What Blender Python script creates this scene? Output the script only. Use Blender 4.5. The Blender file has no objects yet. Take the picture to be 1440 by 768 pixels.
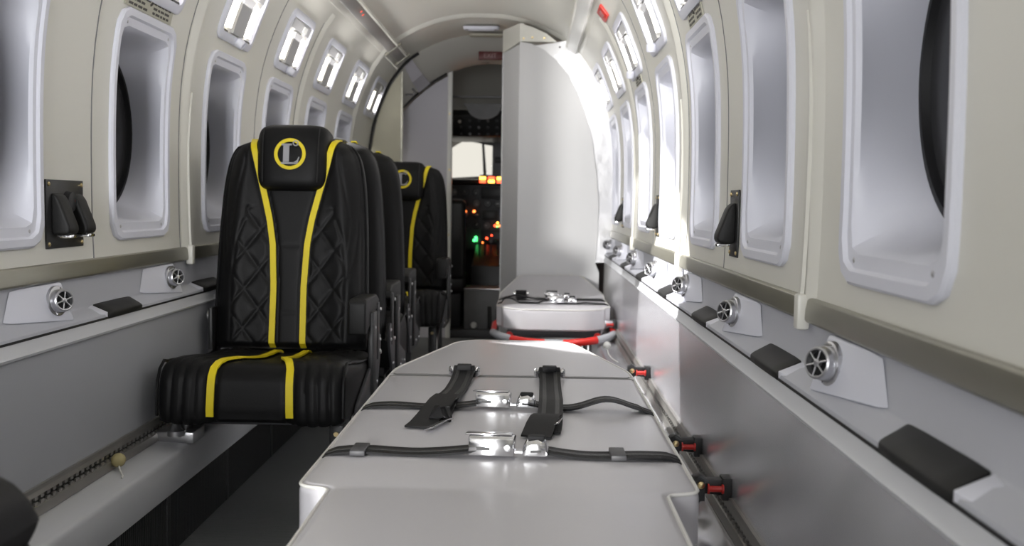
import bpy, bmesh, math, random
from mathutils import Vector, Matrix, Euler
random.seed(4)
R = math.radians
scene = bpy.context.scene
COL = scene.collection
E = 0.84                      # eye height above the aisle floor (cabin floor z = 0)

# ------------------------------------------------------------------ camera
F_PX, W_PX, H_PX = 1486.0, 1440.0, 768.0
VPX, VPY, ROLL = 748.0, 286.3, R(0.9)
cam_d = bpy.data.cameras.new('camera')
cam = bpy.data.objects.new('camera', cam_d); COL.objects.link(cam); scene.camera = cam
cam_d.sensor_width = 36.0; cam_d.sensor_fit = 'HORIZONTAL'
cam_d.lens = 36.0 * F_PX / W_PX
cam_d.clip_start = 0.02; cam_d.clip_end = 200
yc = Vector((VPX - W_PX/2, H_PX/2 - VPY, F_PX)).normalized()
zc = Vector((math.sin(ROLL), math.cos(ROLL), 0)); zc = (zc - zc.dot(yc)*yc).normalized()
# right, up and forward of the camera written in the cabin's axes
xc = Vector((0, 0, 0))
xc.x = yc.y*zc.z - yc.z*zc.y; xc.y = yc.z*zc.x - yc.x*zc.z; xc.z = yc.x*zc.y - yc.y*zc.x
if xc.x < 0: xc = -xc
right = Vector((xc.x, yc.x, zc.x)); up = Vector((xc.y, yc.y, zc.y)); fwd = Vector((xc.z, yc.z, zc.z))
M = Matrix.Identity(4)
for i in range(3):
    M[i][0] = right[i]; M[i][1] = up[i]; M[i][2] = -fwd[i]
CAMP = Vector((0.270, 0.0, E))
M.translation = CAMP
cam.matrix_world = M
cam_d.dof.use_dof = True
cam_d.dof.focus_distance = 2.1
cam_d.dof.aperture_fstop = 6.3

# ------------------------------------------------------------------ world, large lights, exposure
world = bpy.data.worlds.new('hangar'); scene.world = world; world.use_nodes = True
bg = world.node_tree.nodes['Background']
bg.inputs['Color'].default_value = (0.80, 0.77, 0.69, 1); bg.inputs['Strength'].default_value = 0.75
vs = scene.view_settings
vs.view_transform = 'Standard'; vs.look = 'None'; vs.gamma = 1.0; vs.use_curve_mapping = False
vs.exposure = 0.50

def lamp(name, kind, loc, power, color=(1, 1, 1), target=None, **kw):
    d = bpy.data.lights.new(name, kind); d.energy = power; d.color = color
    for k, v in kw.items(): setattr(d, k, v)
    o = bpy.data.objects.new(name, d); COL.objects.link(o); o.location = loc
    if target is not None:
        o.rotation_euler = (Vector(target) - Vector(loc)).to_track_quat('-Z', 'Y').to_euler()
    return o
# unseen fill light added behind the camera to lift the ambient level
lamp('aft_fill_light', 'AREA', (0.0, -0.55, 1.72), 1.6, (1.0, 0.985, 0.97), (0.05, 1.2, 0.55), shape='RECTANGLE', size=0.5, size_y=0.35)
# work light shining up the cabin through the aft doorway
lamp('work_light', 'SPOT', (-1.73, -9.0, 0.60), 3600, (1.0, 0.985, 0.95), (0.0, 0.0, 0.95), spot_size=R(24), spot_blend=0.3, shadow_soft_size=0.12)

# soft frontal fill added outside the same doorway, no such lamp known
lamp('doorway_fill_light', 'AREA', (-0.32, -2.4, 1.0), 130, (0.97, 0.98, 1.0), (0.0, 3.0, 0.95), shape='RECTANGLE', size=1.1, size_y=1.2)

# ------------------------------------------------------------------ materials
MATS = {}
def nodes_of(m):
    nt = m.node_tree
    return nt, nt.nodes['Principled BSDF']
def mat(name, col, rough=0.5, metal=0.0, spec=0.5, bump=None, mottle=None, emit=None, aniso=None, coat=0.0, trans=0.0, ior=1.45):
    m = bpy.data.materials.new(name); m.use_nodes = True
    nt, b = nodes_of(m)
    c = (col[0], col[1], col[2], 1)
    b.inputs['Base Color'].default_value = c
    b.inputs['Roughness'].default_value = rough
    b.inputs['Metallic'].default_value = metal
    b.inputs['Specular IOR Level'].default_value = spec
    b.inputs['IOR'].default_value = ior
    b.inputs['Coat Weight'].default_value = coat
    b.inputs['Transmission Weight'].default_value = trans
    if emit:
        b.inputs['Emission Color'].default_value = (*emit[0], 1); b.inputs['Emission Strength'].default_value = emit[1]
    tc = nt.nodes.new('ShaderNodeTexCoord')
    mp = nt.nodes.new('ShaderNodeMapping'); nt.links.new(tc.outputs['Object'], mp.inputs['Vector'])
    if mottle:                      # (scale vector, amount)
        n = nt.nodes.new('ShaderNodeTexNoise'); n.inputs['Scale'].default_value = 1.0; n.inputs['Detail'].default_value = 5
        mp2 = nt.nodes.new('ShaderNodeMapping'); mp2.inputs['Scale'].default_value = mottle[0]
        nt.links.new(tc.outputs['Object'], mp2.inputs['Vector']); nt.links.new(mp2.outputs['Vector'], n.inputs['Vector'])
        mx = nt.nodes.new('ShaderNodeMix'); mx.data_type = 'RGBA'
        mx.inputs[6].default_value = tuple(max(0, v*(1-mottle[1])) for v in col) + (1,)
        mx.inputs[7].default_value = tuple(min(1, v*(1+mottle[1])) for v in col) + (1,)
        nt.links.new(n.outputs['Fac'], mx.inputs[0]); nt.links.new(mx.outputs[2], b.inputs['Base Color'])
    if bump:                        # (scale vector, strength, distance)
        n = nt.nodes.new('ShaderNodeTexNoise'); n.inputs['Scale'].default_value = 1.0; n.inputs['Detail'].default_value = 4
        mp.inputs['Scale'].default_value = bump[0]
        nt.links.new(mp.outputs['Vector'], n.inputs['Vector'])
        bp = nt.nodes.new('ShaderNodeBump'); bp.inputs['Strength'].default_value = bump[1]; bp.inputs['Distance'].default_value = bump[2]
        nt.links.new(n.outputs['Fac'], bp.inputs['Height']); nt.links.new(bp.outputs['Normal'], b.inputs['Normal'])
    if aniso:
        b.inputs['Anisotropic'].default_value = aniso
        tg = nt.nodes.new('ShaderNodeCombineXYZ'); tg.inputs[2].default_value = 1.0       # brushed so that highlights run upright
        nt.links.new(tg.outputs[0], b.inputs['Tangent'])
    MATS[name] = m
    return m
cream   = mat('cream_vinyl', (0.71, 0.70, 0.645), 0.45, bump=((260, 260, 260), 0.06, 0.002), mottle=((2.5, 2.5, 2.5), 0.03))
ribM    = mat('rib_plastic', (0.64, 0.63, 0.58), 0.35)
lilac   = mat('grey_plastic', (0.70, 0.71, 0.79), 0.42, bump=((300, 300, 300), 0.05, 0.002))
ledgeM  = mat('ledge_plastic', (0.47, 0.48, 0.53), 0.45, bump=((300, 300, 300), 0.04, 0.002))
champ   = mat('champagne_trim', (0.31, 0.30, 0.25), 0.34, metal=0.7, mottle=((4, 3, 30), 0.22))
alu     = mat('brushed_aluminium', (0.76, 0.76, 0.80), 0.27, metal=0.72, aniso=0.95, bump=((1, 40, 1.5), 0.05, 0.002), mottle=((3, 7, 1.0), 0.10))
foil    = mat('bare_aluminium_sheet', (0.80, 0.80, 0.82), 0.45, metal=0.7, bump=((9, 9, 7), 0.5, 0.010), mottle=((7, 7, 4), 0.16))
aluShade   = mat('shaded_aluminium', (0.38, 0.39, 0.42), 0.5, bump=((200, 200, 200), 0.03, 0.001), mottle=((2, 1.5, 3), 0.05))  # left panel's aluminium, its shade put into a flat grey colour
boxM    = mat('pale_step_paint', (0.58, 0.59, 0.62), 0.45, mottle=((4, 3, 4), 0.04))
rubber  = mat('black_rubber', (0.022, 0.023, 0.025), 0.62, bump=((120, 120, 120), 0.2, 0.002))
black   = mat('black_plastic', (0.018, 0.018, 0.019), 0.42)
padM    = mat('black_pad', (0.010, 0.010, 0.010), 0.5, spec=0.3, bump=((500, 500, 500), 0.15, 0.001))
leather = mat('black_leather', (0.0065, 0.0065, 0.007), 0.48, spec=0.22, bump=((420, 420, 420), 0.22, 0.0012))
leatherC= mat('black_leather_centre', (0.013, 0.013, 0.014), 0.55, bump=((700, 700, 700), 0.3, 0.001))
yellow  = mat('yellow_piping', (0.80, 0.64, 0.01), 0.5, bump=((300, 300, 300), 0.1, 0.001))
chrome  = mat('chrome', (0.72, 0.72, 0.74), 0.12, metal=1.0)
steel   = mat('satin_steel', (0.50, 0.50, 0.52), 0.30, metal=0.9)
track   = mat('seat_track_metal', (0.36, 0.35, 0.33), 0.42, metal=0.8, mottle=((8, 8, 8), 0.2))
vinyl   = mat('pale_grey_vinyl', (0.53, 0.52, 0.545), 0.30, spec=0.5, bump=((5, 4, 5), 0.10, 0.01), mottle=((3, 3, 3), 0.03))
vpipe   = mat('vinyl_piping', (0.70, 0.69, 0.66), 0.35)
web     = mat('black_webbing', (0.010, 0.010, 0.011), 0.55, spec=0.2, bump=((900, 900, 900), 0.5, 0.0012))
webL    = mat('grey_webbing_stripe', (0.028, 0.028, 0.028), 0.42, spec=0.25, bump=((900, 900, 900), 0.5, 0.0012))
red     = mat('red_paint', (0.62, 0.02, 0.015), 0.3, coat=0.3)
greyseg = mat('grey_grip', (0.36, 0.37, 0.40), 0.4)
glassD  = mat('dark_window_glass', (0.045, 0.045, 0.048), 0.25, spec=0.4)
gasket  = mat('black_gasket', (0.006, 0.006, 0.007), 0.5)
cabM    = mat('cabinet_laminate', (0.60, 0.60, 0.61), 0.5, bump=((350, 350, 350), 0.05, 0.001))
partM   = mat('partition_laminate', (0.48, 0.47, 0.52), 0.5)
beige   = mat('beige_vinyl', (0.52, 0.50, 0.39), 0.55, mottle=((5, 5, 5), 0.06))
headM   = mat('header_vinyl', (0.50, 0.49, 0.46), 0.5)
dgrey   = mat('dark_grey_panel', (0.05, 0.05, 0.055), 0.5)
mgrey   = mat('mid_grey_panel', (0.17, 0.17, 0.175), 0.5, mottle=((12, 12, 12), 0.25))
white   = mat('white_plastic', (0.75, 0.75, 0.73), 0.4)
placM   = mat('placard', (0.45, 0.44, 0.36), 0.5)
inkM    = mat('placard_ink', (0.06, 0.055, 0.05), 0.6)
brass   = mat('brass', (0.75, 0.60, 0.32), 0.3, metal=1.0)
silverM = mat('silver_thread', (0.34, 0.34, 0.36), 0.5)
darkred = mat('dark_red_sign', (0.09, 0.008, 0.008), 0.4)
redsign = mat('red_sign', (0.62, 0.03, 0.02), 0.4)
signtxt = mat('sign_letters', (0.30, 0.16, 0.16), 0.5)
tubeW   = mat('light_tube', (0.9, 0.9, 0.9), 0.3, emit=((1.0, 0.95, 0.95), 3.2))
tubeY   = mat('light_tube_warm', (0.9, 0.9, 0.85), 0.3, emit=((1.0, 0.93, 0.80), 3.0))
stripM  = mat('grey_strip', (0.24, 0.23, 0.22), 0.45)
louvM   = mat('light_louvre', (0.42, 0.42, 0.43), 0.4)
ledR = mat('lamp_red', (0.5, 0.02, 0.01), 0.4, emit=((1.0, 0.06, 0.02), 5))
ledA = mat('lamp_amber', (0.6, 0.2, 0.02), 0.4, emit=((1.0, 0.45, 0.05), 6))
ledO = mat('lamp_orange', (0.6, 0.1, 0.02), 0.4, emit=((1.0, 0.20, 0.04), 4))
ledG = mat('lamp_green', (0.05, 0.5, 0.1), 0.4, emit=((0.08, 0.9, 0.2), 3))
ledDim = mat('lamp_red_dim', (0.5, 0.05, 0.03), 0.4, emit=((1.0, 0.1, 0.05), 0.7))
screenM = mat('display_screen', (0.02, 0.03, 0.06), 0.2, emit=((0.25, 0.35, 0.7), 0.12))
clear = mat('clear_glass', (1, 1, 1), 0.0, trans=1.0, ior=1.02)
# ribbed floor mat: fine ribs across, in relief only
def ribbed(name, col, axis, pitch):
    m = mat(name, col, 0.55); nt, b = nodes_of(m)
    tc = nt.nodes.new('ShaderNodeTexCoord'); w = nt.nodes.new('ShaderNodeTexWave'); w.wave_type = 'BANDS'; w.bands_direction = axis
    w.inputs['Scale'].default_value = 1.0/pitch/3.183*1.0
    w.inputs['Distortion'].default_value = 0.3
    nt.links.new(tc.outputs['Object'], w.inputs['Vector'])
    bp = nt.nodes.new('ShaderNodeBump'); bp.inputs['Strength'].default_value = 0.9; bp.inputs['Distance'].default_value = 0.004
    nt.links.new(w.outputs['Fac'], bp.inputs['Height']); nt.links.new(bp.outputs['Normal'], b.inputs['Normal'])
    return m
floorM = ribbed('ribbed_floor_mat', (0.17, 0.177, 0.18), 'Y', 0.010)
skirtM = mat('skirt_rubber', (0.020, 0.021, 0.022), 0.5)

# ------------------------------------------------------------------ mesh helpers
class MB:
    def __init__(s): s.v = []; s.f = []
    def add(s, vs_, fs_):
        o = len(s.v); s.v += [Vector(p) for p in vs_]; s.f += [tuple(i+o for i in f) for f in fs_]; return s
    def box(s, c, d, rot=None):
        c = Vector(c); vs_ = []
        for x in (-.5, .5):
            for y in (-.5, .5):
                for z in (-.5, .5):
                    p = Vector((x*d[0], y*d[1], z*d[2]))
                    if rot is not None: p = rot @ p
                    vs_.append(p + c)
        return s.add(vs_, [(0,1,3,2),(4,6,7,5),(0,4,5,1),(2,3,7,6),(0,2,6,4),(1,5,7,3)])
    def b6(s, x0, x1, y0, y1, z0, z1): return s.box(((x0+x1)/2, (y0+y1)/2, (z0+z1)/2), (abs(x1-x0), abs(y1-y0), abs(z1-z0)))
    def prism(s, poly, vec):                    # planar polygon swept by a vector
        n = len(poly); vec = Vector(vec)
        vs_ = [Vector(p) for p in poly] + [Vector(p) + vec for p in poly]
        fs_ = [tuple(range(n))[::-1], tuple(range(n, 2*n))] + [(i, (i+1) % n, n+(i+1) % n, n+i) for i in range(n)]
        return s.add(vs_, fs_)
    def loft(s, rings, closed=True, caps=True, looped=False):
        n = len(rings[0]); vs_ = [p for r in rings for p in r]; fs_ = []
        k = len(rings)
        for a in range(k if looped else k-1):
            b = (a+1) % k
            for i in range(n if closed else n-1):
                j = (i+1) % n
                fs_.append((a*n+i, a*n+j, b*n+j, b*n+i))
        if caps and closed and not looped: fs_ += [tuple(range(n))[::-1], tuple(range((k-1)*n, k*n))]
        return s.add(vs_, fs_)
    def tube(s, path, r, n=10, caps=True, looped=False):
        path = [Vector(p) for p in path]; rings = []; k = len(path); prev = None
        for i, p in enumerate(path):
            if looped: t = path[(i+1) % k] - path[i-1]
            else: t = path[min(i+1, k-1)] - path[max(i-1, 0)]
            t.normalize()
            if prev is None:
                a = Vector((0, 0, 1)) if abs(t.z) < .9 else Vector((1, 0, 0))
                u = t.cross(a).normalized()
            else: u = (prev - prev.dot(t)*t).normalized()
            prev = u; w = t.cross(u)
            rr = r[i] if isinstance(r, (list, tuple)) else r
            rings.append([p + rr*(math.cos(2*math.pi*q/n)*u + math.sin(2*math.pi*q/n)*w) for q in range(n)])
        return s.loft(rings, True, caps, looped)
    def lathe(s, c, axis, prof, n=24, cap=True):   # prof: list of (along axis, radius)
        c = Vector(c); a = Vector(axis).normalized()
        h = Vector((0, 0, 1)) if abs(a.z) < .9 else Vector((1, 0, 0))
        u = a.cross(h).normalized(); w = a.cross(u)
        return s.loft([[c + a*t + r*(math.cos(2*math.pi*q/n)*u + math.sin(2*math.pi*q/n)*w) for q in range(n)] for t, r in prof], True, cap)
    def ribbon(s, path, side, w, t):            # flat webbing: path, side vectors, width, thickness
        path = [Vector(p) for p in path]; k = len(path); rings = []
        for i, p in enumerate(path):
            tg = (path[min(i+1, k-1)] - path[max(i-1, 0)]).normalized()
            sd = Vector(side[i] if isinstance(side, list) else side); sd = (sd - sd.dot(tg)*tg).normalized()
            nm = tg.cross(sd); ww = w[i] if isinstance(w, list) else w
            rings.append([p+sd*ww/2+nm*t/2, p-sd*ww/2+nm*t/2, p-sd*ww/2-nm*t/2, p+sd*ww/2-nm*t/2])
        return s.loft(rings)
    def build(s, name, m, parent=None, smooth=False, bevel=0, seg=2, auto=True, loc=None, rot=None):
        me = bpy.data.meshes.new(name); me.from_pydata([tuple(v) for v in s.v], [], s.f)
        bm = bmesh.new(); bm.from_mesh(me); bmesh.ops.recalc_face_normals(bm, faces=bm.faces)
        if bevel:
            ed = [e for e in bm.edges if len(e.link_faces) == 2 and e.calc_face_angle(0) > R(30)]
            bmesh.ops.bevel(bm, geom=ed, offset=bevel, segments=seg, profile=.5, affect='EDGES', clamp_overlap=True)
        if smooth or bevel:
            for f in bm.faces: f.smooth = True
        bm.to_mesh(me); bm.free()
        if (smooth or bevel) and auto:
            try: me.set_sharp_from_angle(angle=R(38))
            except Exception: pass
        me.materials.append(m)
        o = bpy.data.objects.new(name, me); COL.objects.link(o)
        if parent is not None: o.parent = parent
        if loc is not None: o.location = loc
        if rot is not None: o.rotation_euler = rot
        return o
def tag(o, label, cat=None, group=None, kind=None):
    if label: o['label'] = label
    if cat: o['category'] = cat
    if group: o['group'] = group
    if kind: o['kind'] = kind
    return o
def empty(name, loc=(0, 0, 0), rz=0, rot=None):
    o = bpy.data.objects.new(name, None); COL.objects.link(o); o.empty_display_size = .05
    o.location = loc; o.rotation_euler = rot if rot else (0, 0, rz); return o
def struct(o, label=None): o['kind'] = 'structure'; tag(o, label); return o
def copy_tree(o, parent=None):
    c = o.copy(); COL.objects.link(c); c.parent = parent
    for ch in list(o.children): copy_tree(ch, c)
    return c
def lerp(tbl, t):
    if t <= tbl[0][0]: return tbl[0][1]
    for (a, va), (b, vb) in zip(tbl, tbl[1:]):
        if t <= b:
            k = (t-a)/(b-a); return va + (vb-va)*k
    return tbl[-1][1]
def smooth_tbl(tbl, t):                         # monotone-ish cubic through table points
    n = len(tbl)
    if t <= tbl[0][0]: return tbl[0][1]
    if t >= tbl[-1][0]: return tbl[-1][1]
    for i in range(n-1):
        x0, y0 = tbl[i]; x1, y1 = tbl[i+1]
        if t <= x1:
            m0 = (y1-tbl[i-1][1])/(x1-tbl[i-1][0]) if i > 0 else (y1-y0)/(x1-x0)
            m1 = (tbl[i+2][1]-y0)/(tbl[i+2][0]-x0) if i+2 < n else (y1-y0)/(x1-x0)
            h = x1-x0; u = (t-x0)/h
            return (2*u**3-3*u**2+1)*y0+(u**3-2*u**2+u)*h*m0+(-2*u**3+3*u**2)*y1+(u**3-u**2)*h*m1
def text_obj(name, body, size, m, parent, mat4, ext=0.0006):
    cu = bpy.data.curves.new(name, 'FONT'); cu.body = body; cu.size = size; cu.align_x = 'CENTER'; cu.align_y = 'CENTER'; cu.extrude = ext
    t = bpy.data.objects.new(name, cu); COL.objects.link(t)
    bpy.context.view_layer.update()
    me = bpy.data.meshes.new_from_object(t.evaluated_get(bpy.context.evaluated_depsgraph_get()))
    bpy.data.objects.remove(t); bpy.data.curves.remove(cu)
    me.transform(mat4); me.materials.clear(); me.materials.append(m)
    o = bpy.data.objects.new(name, me); COL.objects.link(o); o.parent = parent
    return o
def basis(o, x, z):
    x = Vector(x).normalized(); z = Vector(z).normalized(); y = z.cross(x).normalized(); x = y.cross(z)
    m = Matrix.Identity(4)
    for i in range(3): m[i][0] = x[i]; m[i][1] = y[i]; m[i][2] = z[i]; m[i][3] = o[i]
    return m

# ------------------------------------------------------------------ hull section (half width against height above the eye)
HULL = [(-.215, .684), (-.10, .690), (.05, .692), (.20, .690), (.30, .684), (.40, .670), (.47, .654), (.54, .632), (.62, .600), (.70, .560), (.76, .515)]
ROOF = [(0, .965), (.10, .962), (.20, .945), (.30, .912), (.40, .862), (.47, .812), (.515, .762)]
def hx(h): return smooth_tbl(HULL, h)
def hn(h):                                      # inward normal of the right wall (x, z)
    d = (hx(h+.01)-hx(h-.01))/.02
    n = Vector((-1, 0, d)).normalized(); return n
Y0, Y1 = -1.0, 6.16
WIN = [0.565 + .672*i for i in range(8)]        # window centres: 0.525, 1.2, 1.875, 2.55, 3.225, 3.9, 4.575, 5.25
WZ0, WZ1 = -.099, .437                          # bezel outer bottom/top above the eye
WHY = .190                                      # bezel half width
# ---- side walls with openings
def side_wall(sg, name, label):
    ys = [Y0]
    wins = [y if (sg > 0 or i > 2) else y-.045 for i, y in enumerate(WIN)]
    for c in wins: ys += [c-WHY+.018, c+WHY-.018]
    ys += [Y1]
    ys = sorted(ys); yy = []
    for a, b in zip(ys, ys[1:]):
        n = max(1, int((b-a)/.15)); yy += [a+(b-a)*i/n for i in range(n)]
    yy.append(ys[-1])
    hs = [-.155, WZ0+.018]; n = 12
    hs += [WZ0+.018+(WZ1-.018-WZ0-.018)*i/n for i in range(1, n+1)]
    hs += [.43, .46, .50, .54, .58, .62, .66, .70, .73, .76]
    mb = MB(); k = len(hs)
    mb.v = [Vector((sg*hx(h), y, E+h)) for y in yy for h in hs]
    for i in range(len(yy)-1):
        ym = (yy[i]+yy[i+1])/2
        for j in range(k-1):
            hm = (hs[j]+hs[j+1])/2
            if any(abs(ym-c) < WHY-.018 for c in wins) and WZ0+.018 < hm < WZ1-.018: continue
            mb.f.append((i*k+j, i*k+j+1, (i+1)*k+j+1, (i+1)*k+j))
    o = mb.build(name, cream, smooth=True, auto=False)
    return struct(o, label)
wl = side_wall(-1, 'wall_left', 'cream vinyl lined left cabin wall with a row of windows')
wr = side_wall(1, 'wall_right', 'cream vinyl lined right cabin wall with a row of windows')
mb = MB(); xs = [-.515, -.47, -.43, -.40, -.35, -.30, -.25, -.20, -.15, -.10, -.05, 0]; xs = xs + [-x for x in xs[:-1][::-1]]
yy = [Y0+(Y1-Y0)*i/24 for i in range(25)]
mb.loft([[Vector((x, y, E+smooth_tbl(ROOF, abs(x)))) for x in xs] for y in yy], False, False)
ceil = struct(mb.build('ceiling', cream, smooth=True, auto=False), 'cream curved cabin ceiling')
def hull_ring(scale_in=0.0, n=60):              # closed upper arc, right sill over the roof to left sill
    pts = []
    for h in [-.215+.065*i for i in range(15)] + [.74]:
        pts.append((hx(h), h))
    for x in [.49, .45, .40, .33, .25, .17, .08]: pts.append((x, smooth_tbl(ROOF, x)))
    full = pts + [(0, .965)] + [(-x, h) for x, h in pts[::-1]]
    out = []
    for i, (x, h) in enumerate(full):
        a = full[max(i-1, 0)]; b = full[min(i+1, len(full)-1)]
        t = Vector((b[0]-a[0], b[1]-a[1])).normalized(); nrm = Vector((-t.y, t.x))
        out.append((x+nrm.x*scale_in, h+nrm.y*scale_in))
    return out
def ring_band(y0, y1, depth, name, m, sel=None):
    o_ = hull_ring(-.004); i_ = hull_ring(depth)
    if sel: o_ = [p for k, p in enumerate(o_) if sel(p, i_[k])]; i2 = hull_ring(depth); o2 = hull_ring(-.004); i_ = [i2[k] for k in range(len(i2)) if sel(o2[k], i2[k])]
    mb = MB(); rings = []
    for (xo, ho), (xi, hi) in zip(o_, i_):
        rings.append([Vector((xo, y0-.03, E+ho)), Vector((xi, y0, E+hi)), Vector((xi, y1, E+hi)), Vector((xo, y1+.03, E+ho))])
    mb.loft(rings, True, True)
    return mb.build(name, m, smooth=True)
struct(ring_band(5.49, 5.53, .014, 'trim_1', cream), 'raised cream ring rib around the forward cabin')
k = 2
for yr in (1.58, 2.915, 4.26):
    for sg, nm in ((-1, 'left'), (1, 'right')):
        o = ring_band(yr-.012, yr+.012, .010, f'trim_{k}', cream, sel=lambda p, q, s=sg: p[0]*s > .50 and p[1] > -.19)
        struct(o, f'narrow upright cream rib on the {nm} wall'); k += 1
        # grey cover strip on the rib's inboard face
        mb = MB(); pts = [(-.165+.0285*i) for i in range(17)]
        mb.ribbon([(sg*(hx(h)-.011-.004*max(0, 1-i/16)), yr+(.012*max(0, (h-.15)/.15) if h > .15 else 0), E+h) for i, h in enumerate(pts)], (0, 1, 0), [.010]*12+[.009, .008, .006, .004, .002], .006)
        mb.build('rib_strip', ribM, o, smooth=True)
        mb = MB(); mb.b6(sg*(hx(-.15)-.002), sg*(hx(-.15)-.022), yr-.012, yr+.012, E-.182, E-.128); mb.build('rib_foot', ribM, o, bevel=.005)
# thin panel joints: fine grooves built as narrow dark strips let into the wall
def joint(sg, pts, parent, w=.0035):
    mb = MB(); path = [Vector((sg*(hx(h)-.0006), y, E+h)) for y, h in pts]
    sides = []
    for i in range(len(path)):
        t = (path[min(i+1, len(path)-1)]-path[max(i-1, 0)]).normalized(); sides.append(t.cross(Vector((sg, 0, .01))))
    mb.ribbon(path, sides, w, .0012); return mb.build('panel_joint', placM if False else mgrey, parent)
def vline(y, h0, h1, n=14): return [(y, h0+(h1-h0)*i/n) for i in range(n+1)]
for sg, w_ in ((-1, wl), (1, wr)):
    for c in (2.581, 3.925):
        joint(sg, vline(c-.285, -.155, .70), w_); joint(sg, vline(c+.285, -.155, .70), w_)
        joint(sg, [(c-.285+.57*i/8, -.157) for i in range(9)], w_)

# ---- windows
def rrect(hw, hh, r, n=6, cy=0, ch=0):
    pts = []
    for (sx, sy, a0) in ((1, 1, 0), (-1, 1, 90), (-1, -1, 180), (1, -1, 270)):
        for i in range(n+1):
            a = R(a0+90*i/n); pts.append((cy+sx*(hw-r)+r*math.cos(a), ch+sy*(hh-r)+r*math.sin(a)))
    return pts
def resample(pts, n):
    P = pts+[pts[0]]; L = [0]
    for a, b in zip(P, P[1:]): L.append(L[-1]+math.dist(a, b))
    out = []; j = 0
    for i in range(n):
        t = L[-1]*i/n
        while L[j+1] < t: j += 1
        u = (t-L[j])/max(1e-9, L[j+1]-L[j]); out.append((P[j][0]+(P[j+1][0]-P[j][0])*u, P[j][1]+(P[j+1][1]-P[j][1])*u))
    return out
NW = 64
def by_angle(pts, n, c):                        # boundary points at even angles around c
    out = []
    for i in range(n):
        a = 2*math.pi*i/n; d = (math.cos(a), math.sin(a)); best = None
        for (p, q) in zip(pts, pts[1:]+pts[:1]):
            ex, ey = q[0]-p[0], q[1]-p[1]; den = d[0]*ey-d[1]*ex
            if abs(den) < 1e-12: continue
            t = ((p[0]-c[0])*ey-(p[1]-c[1])*ex)/den; u = ((p[0]-c[0])*d[1]-(p[1]-c[1])*d[0])/den
            if t > 0 and -1e-6 <= u <= 1+1e-6 and (best is None or t < best): best = t
        out.append((c[0]+d[0]*best, c[1]+d[1]*best))
    return out
WC = (WZ0+WZ1)/2
HH = (WZ1-WZ0)/2
def window(sg, name, label):
    root = empty(name)
    def ring(hw, hh, r, inset, flat=None):
        pts = by_angle(rrect(hw, hh, r, 8, 0, WC), NW, (0, WC)); out = []
        for y, h in pts:
            x = hx(h) if flat is None else flat
            out.append(Vector((sg*(x+inset), y, E+h)))
        return out
    rings = [ring(WHY, HH, .050, .004), ring(WHY, HH, .050, -.006), ring(WHY-.004, HH-.004, .048, -.010), ring(WHY-.018, HH-.018, .040, -.010),
             ring(WHY-.022, HH-.022, .036, -.004), ring(WHY-.033, HH-.040, .030, -.003), ring(WHY-.037, HH-.044, .030, .004)]
    # funnel towards the round pane
    r0 = [(math.hypot(v.y, v.z-E-WC), v) for v in rings[-1]]
    rad = .206; xg = .692+.100
    for f in (.12, .3, .5, .7, .88, 1.0):
        rg = []
        for i, (rr, v) in enumerate(r0):
            a = 2*math.pi*i/NW; g = f**0.85; q = rr+(rad-rr)*g
            xx = abs(v.x)+(xg-abs(v.x))*f
            rg.append(Vector((sg*xx, q*math.cos(a), E+WC+q*math.sin(a))))
        rings.append(rg)
    mb = MB(); mb.loft(rings, True, False); mb.build('bezel', lilac, root, smooth=True)
    mb = MB()
    c = [Vector((sg*(xg+.001), rad*math.cos(2*math.pi*i/NW), E+WC+rad*math.sin(2*math.pi*i/NW))) for i in range(NW)]
    c2 = [Vector((sg*(xg-.006), (rad-.001)*math.cos(2*math.pi*i/NW), E+WC+(rad-.001)*math.sin(2*math.pi*i/NW))) for i in range(NW)]
    c3 = [Vector((sg*(xg-.006), (rad-.010)*math.cos(2*math.pi*i/NW), E+WC+(rad-.010)*math.sin(2*math.pi*i/NW))) for i in range(NW)]
    c4 = [Vector((sg*(xg+.006), (rad-.012)*math.cos(2*math.pi*i/NW), E+WC+(rad-.012)*math.sin(2*math.pi*i/NW))) for i in range(NW)]
    mb.loft([c, c2, c3, c4], True, False); mb.build('gasket', gasket, root, smooth=True)
    mb = MB(); mb.lathe((sg*(xg+.010), 0, E+WC), (sg, 0, 0), [(-.004, rad+.004), (.002, rad+.004)], 48); mb.build('pane', glassD, root)
    for y, h in ((-.135, WZ0+.032), (.135, WZ0+.032), (-.135, WZ1-.032), (.135, WZ1-.032)):
        mb = MB(); mb.lathe((sg*(hx(h)-.002), y, E+h), (-sg, 0, 0), [(0, .0045), (.002, .004), (.003, .002)], 10); mb.build('screw', steel, root, smooth=True)
    return struct(root, label)
n = 1
for sg, side in ((-1, 'left'), (1, 'right')):
    proto = None
    for i, y in enumerate(WIN):
        if proto is None: proto = window(sg, f'window_{n}', ''); o = proto
        else: o = copy_tree(proto); o.name = f'window_{n}'
        o.location.y = y if (sg > 0 or i > 2) else y-.045; n += 1
        v_ = i if sg > 0 else i-1
        o['label'] = f'window with grey moulded bezel on the {side} wall, number {v_} from the camera' if v_ > 0 else f'window with grey moulded bezel on the {side} wall beside the camera'

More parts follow.
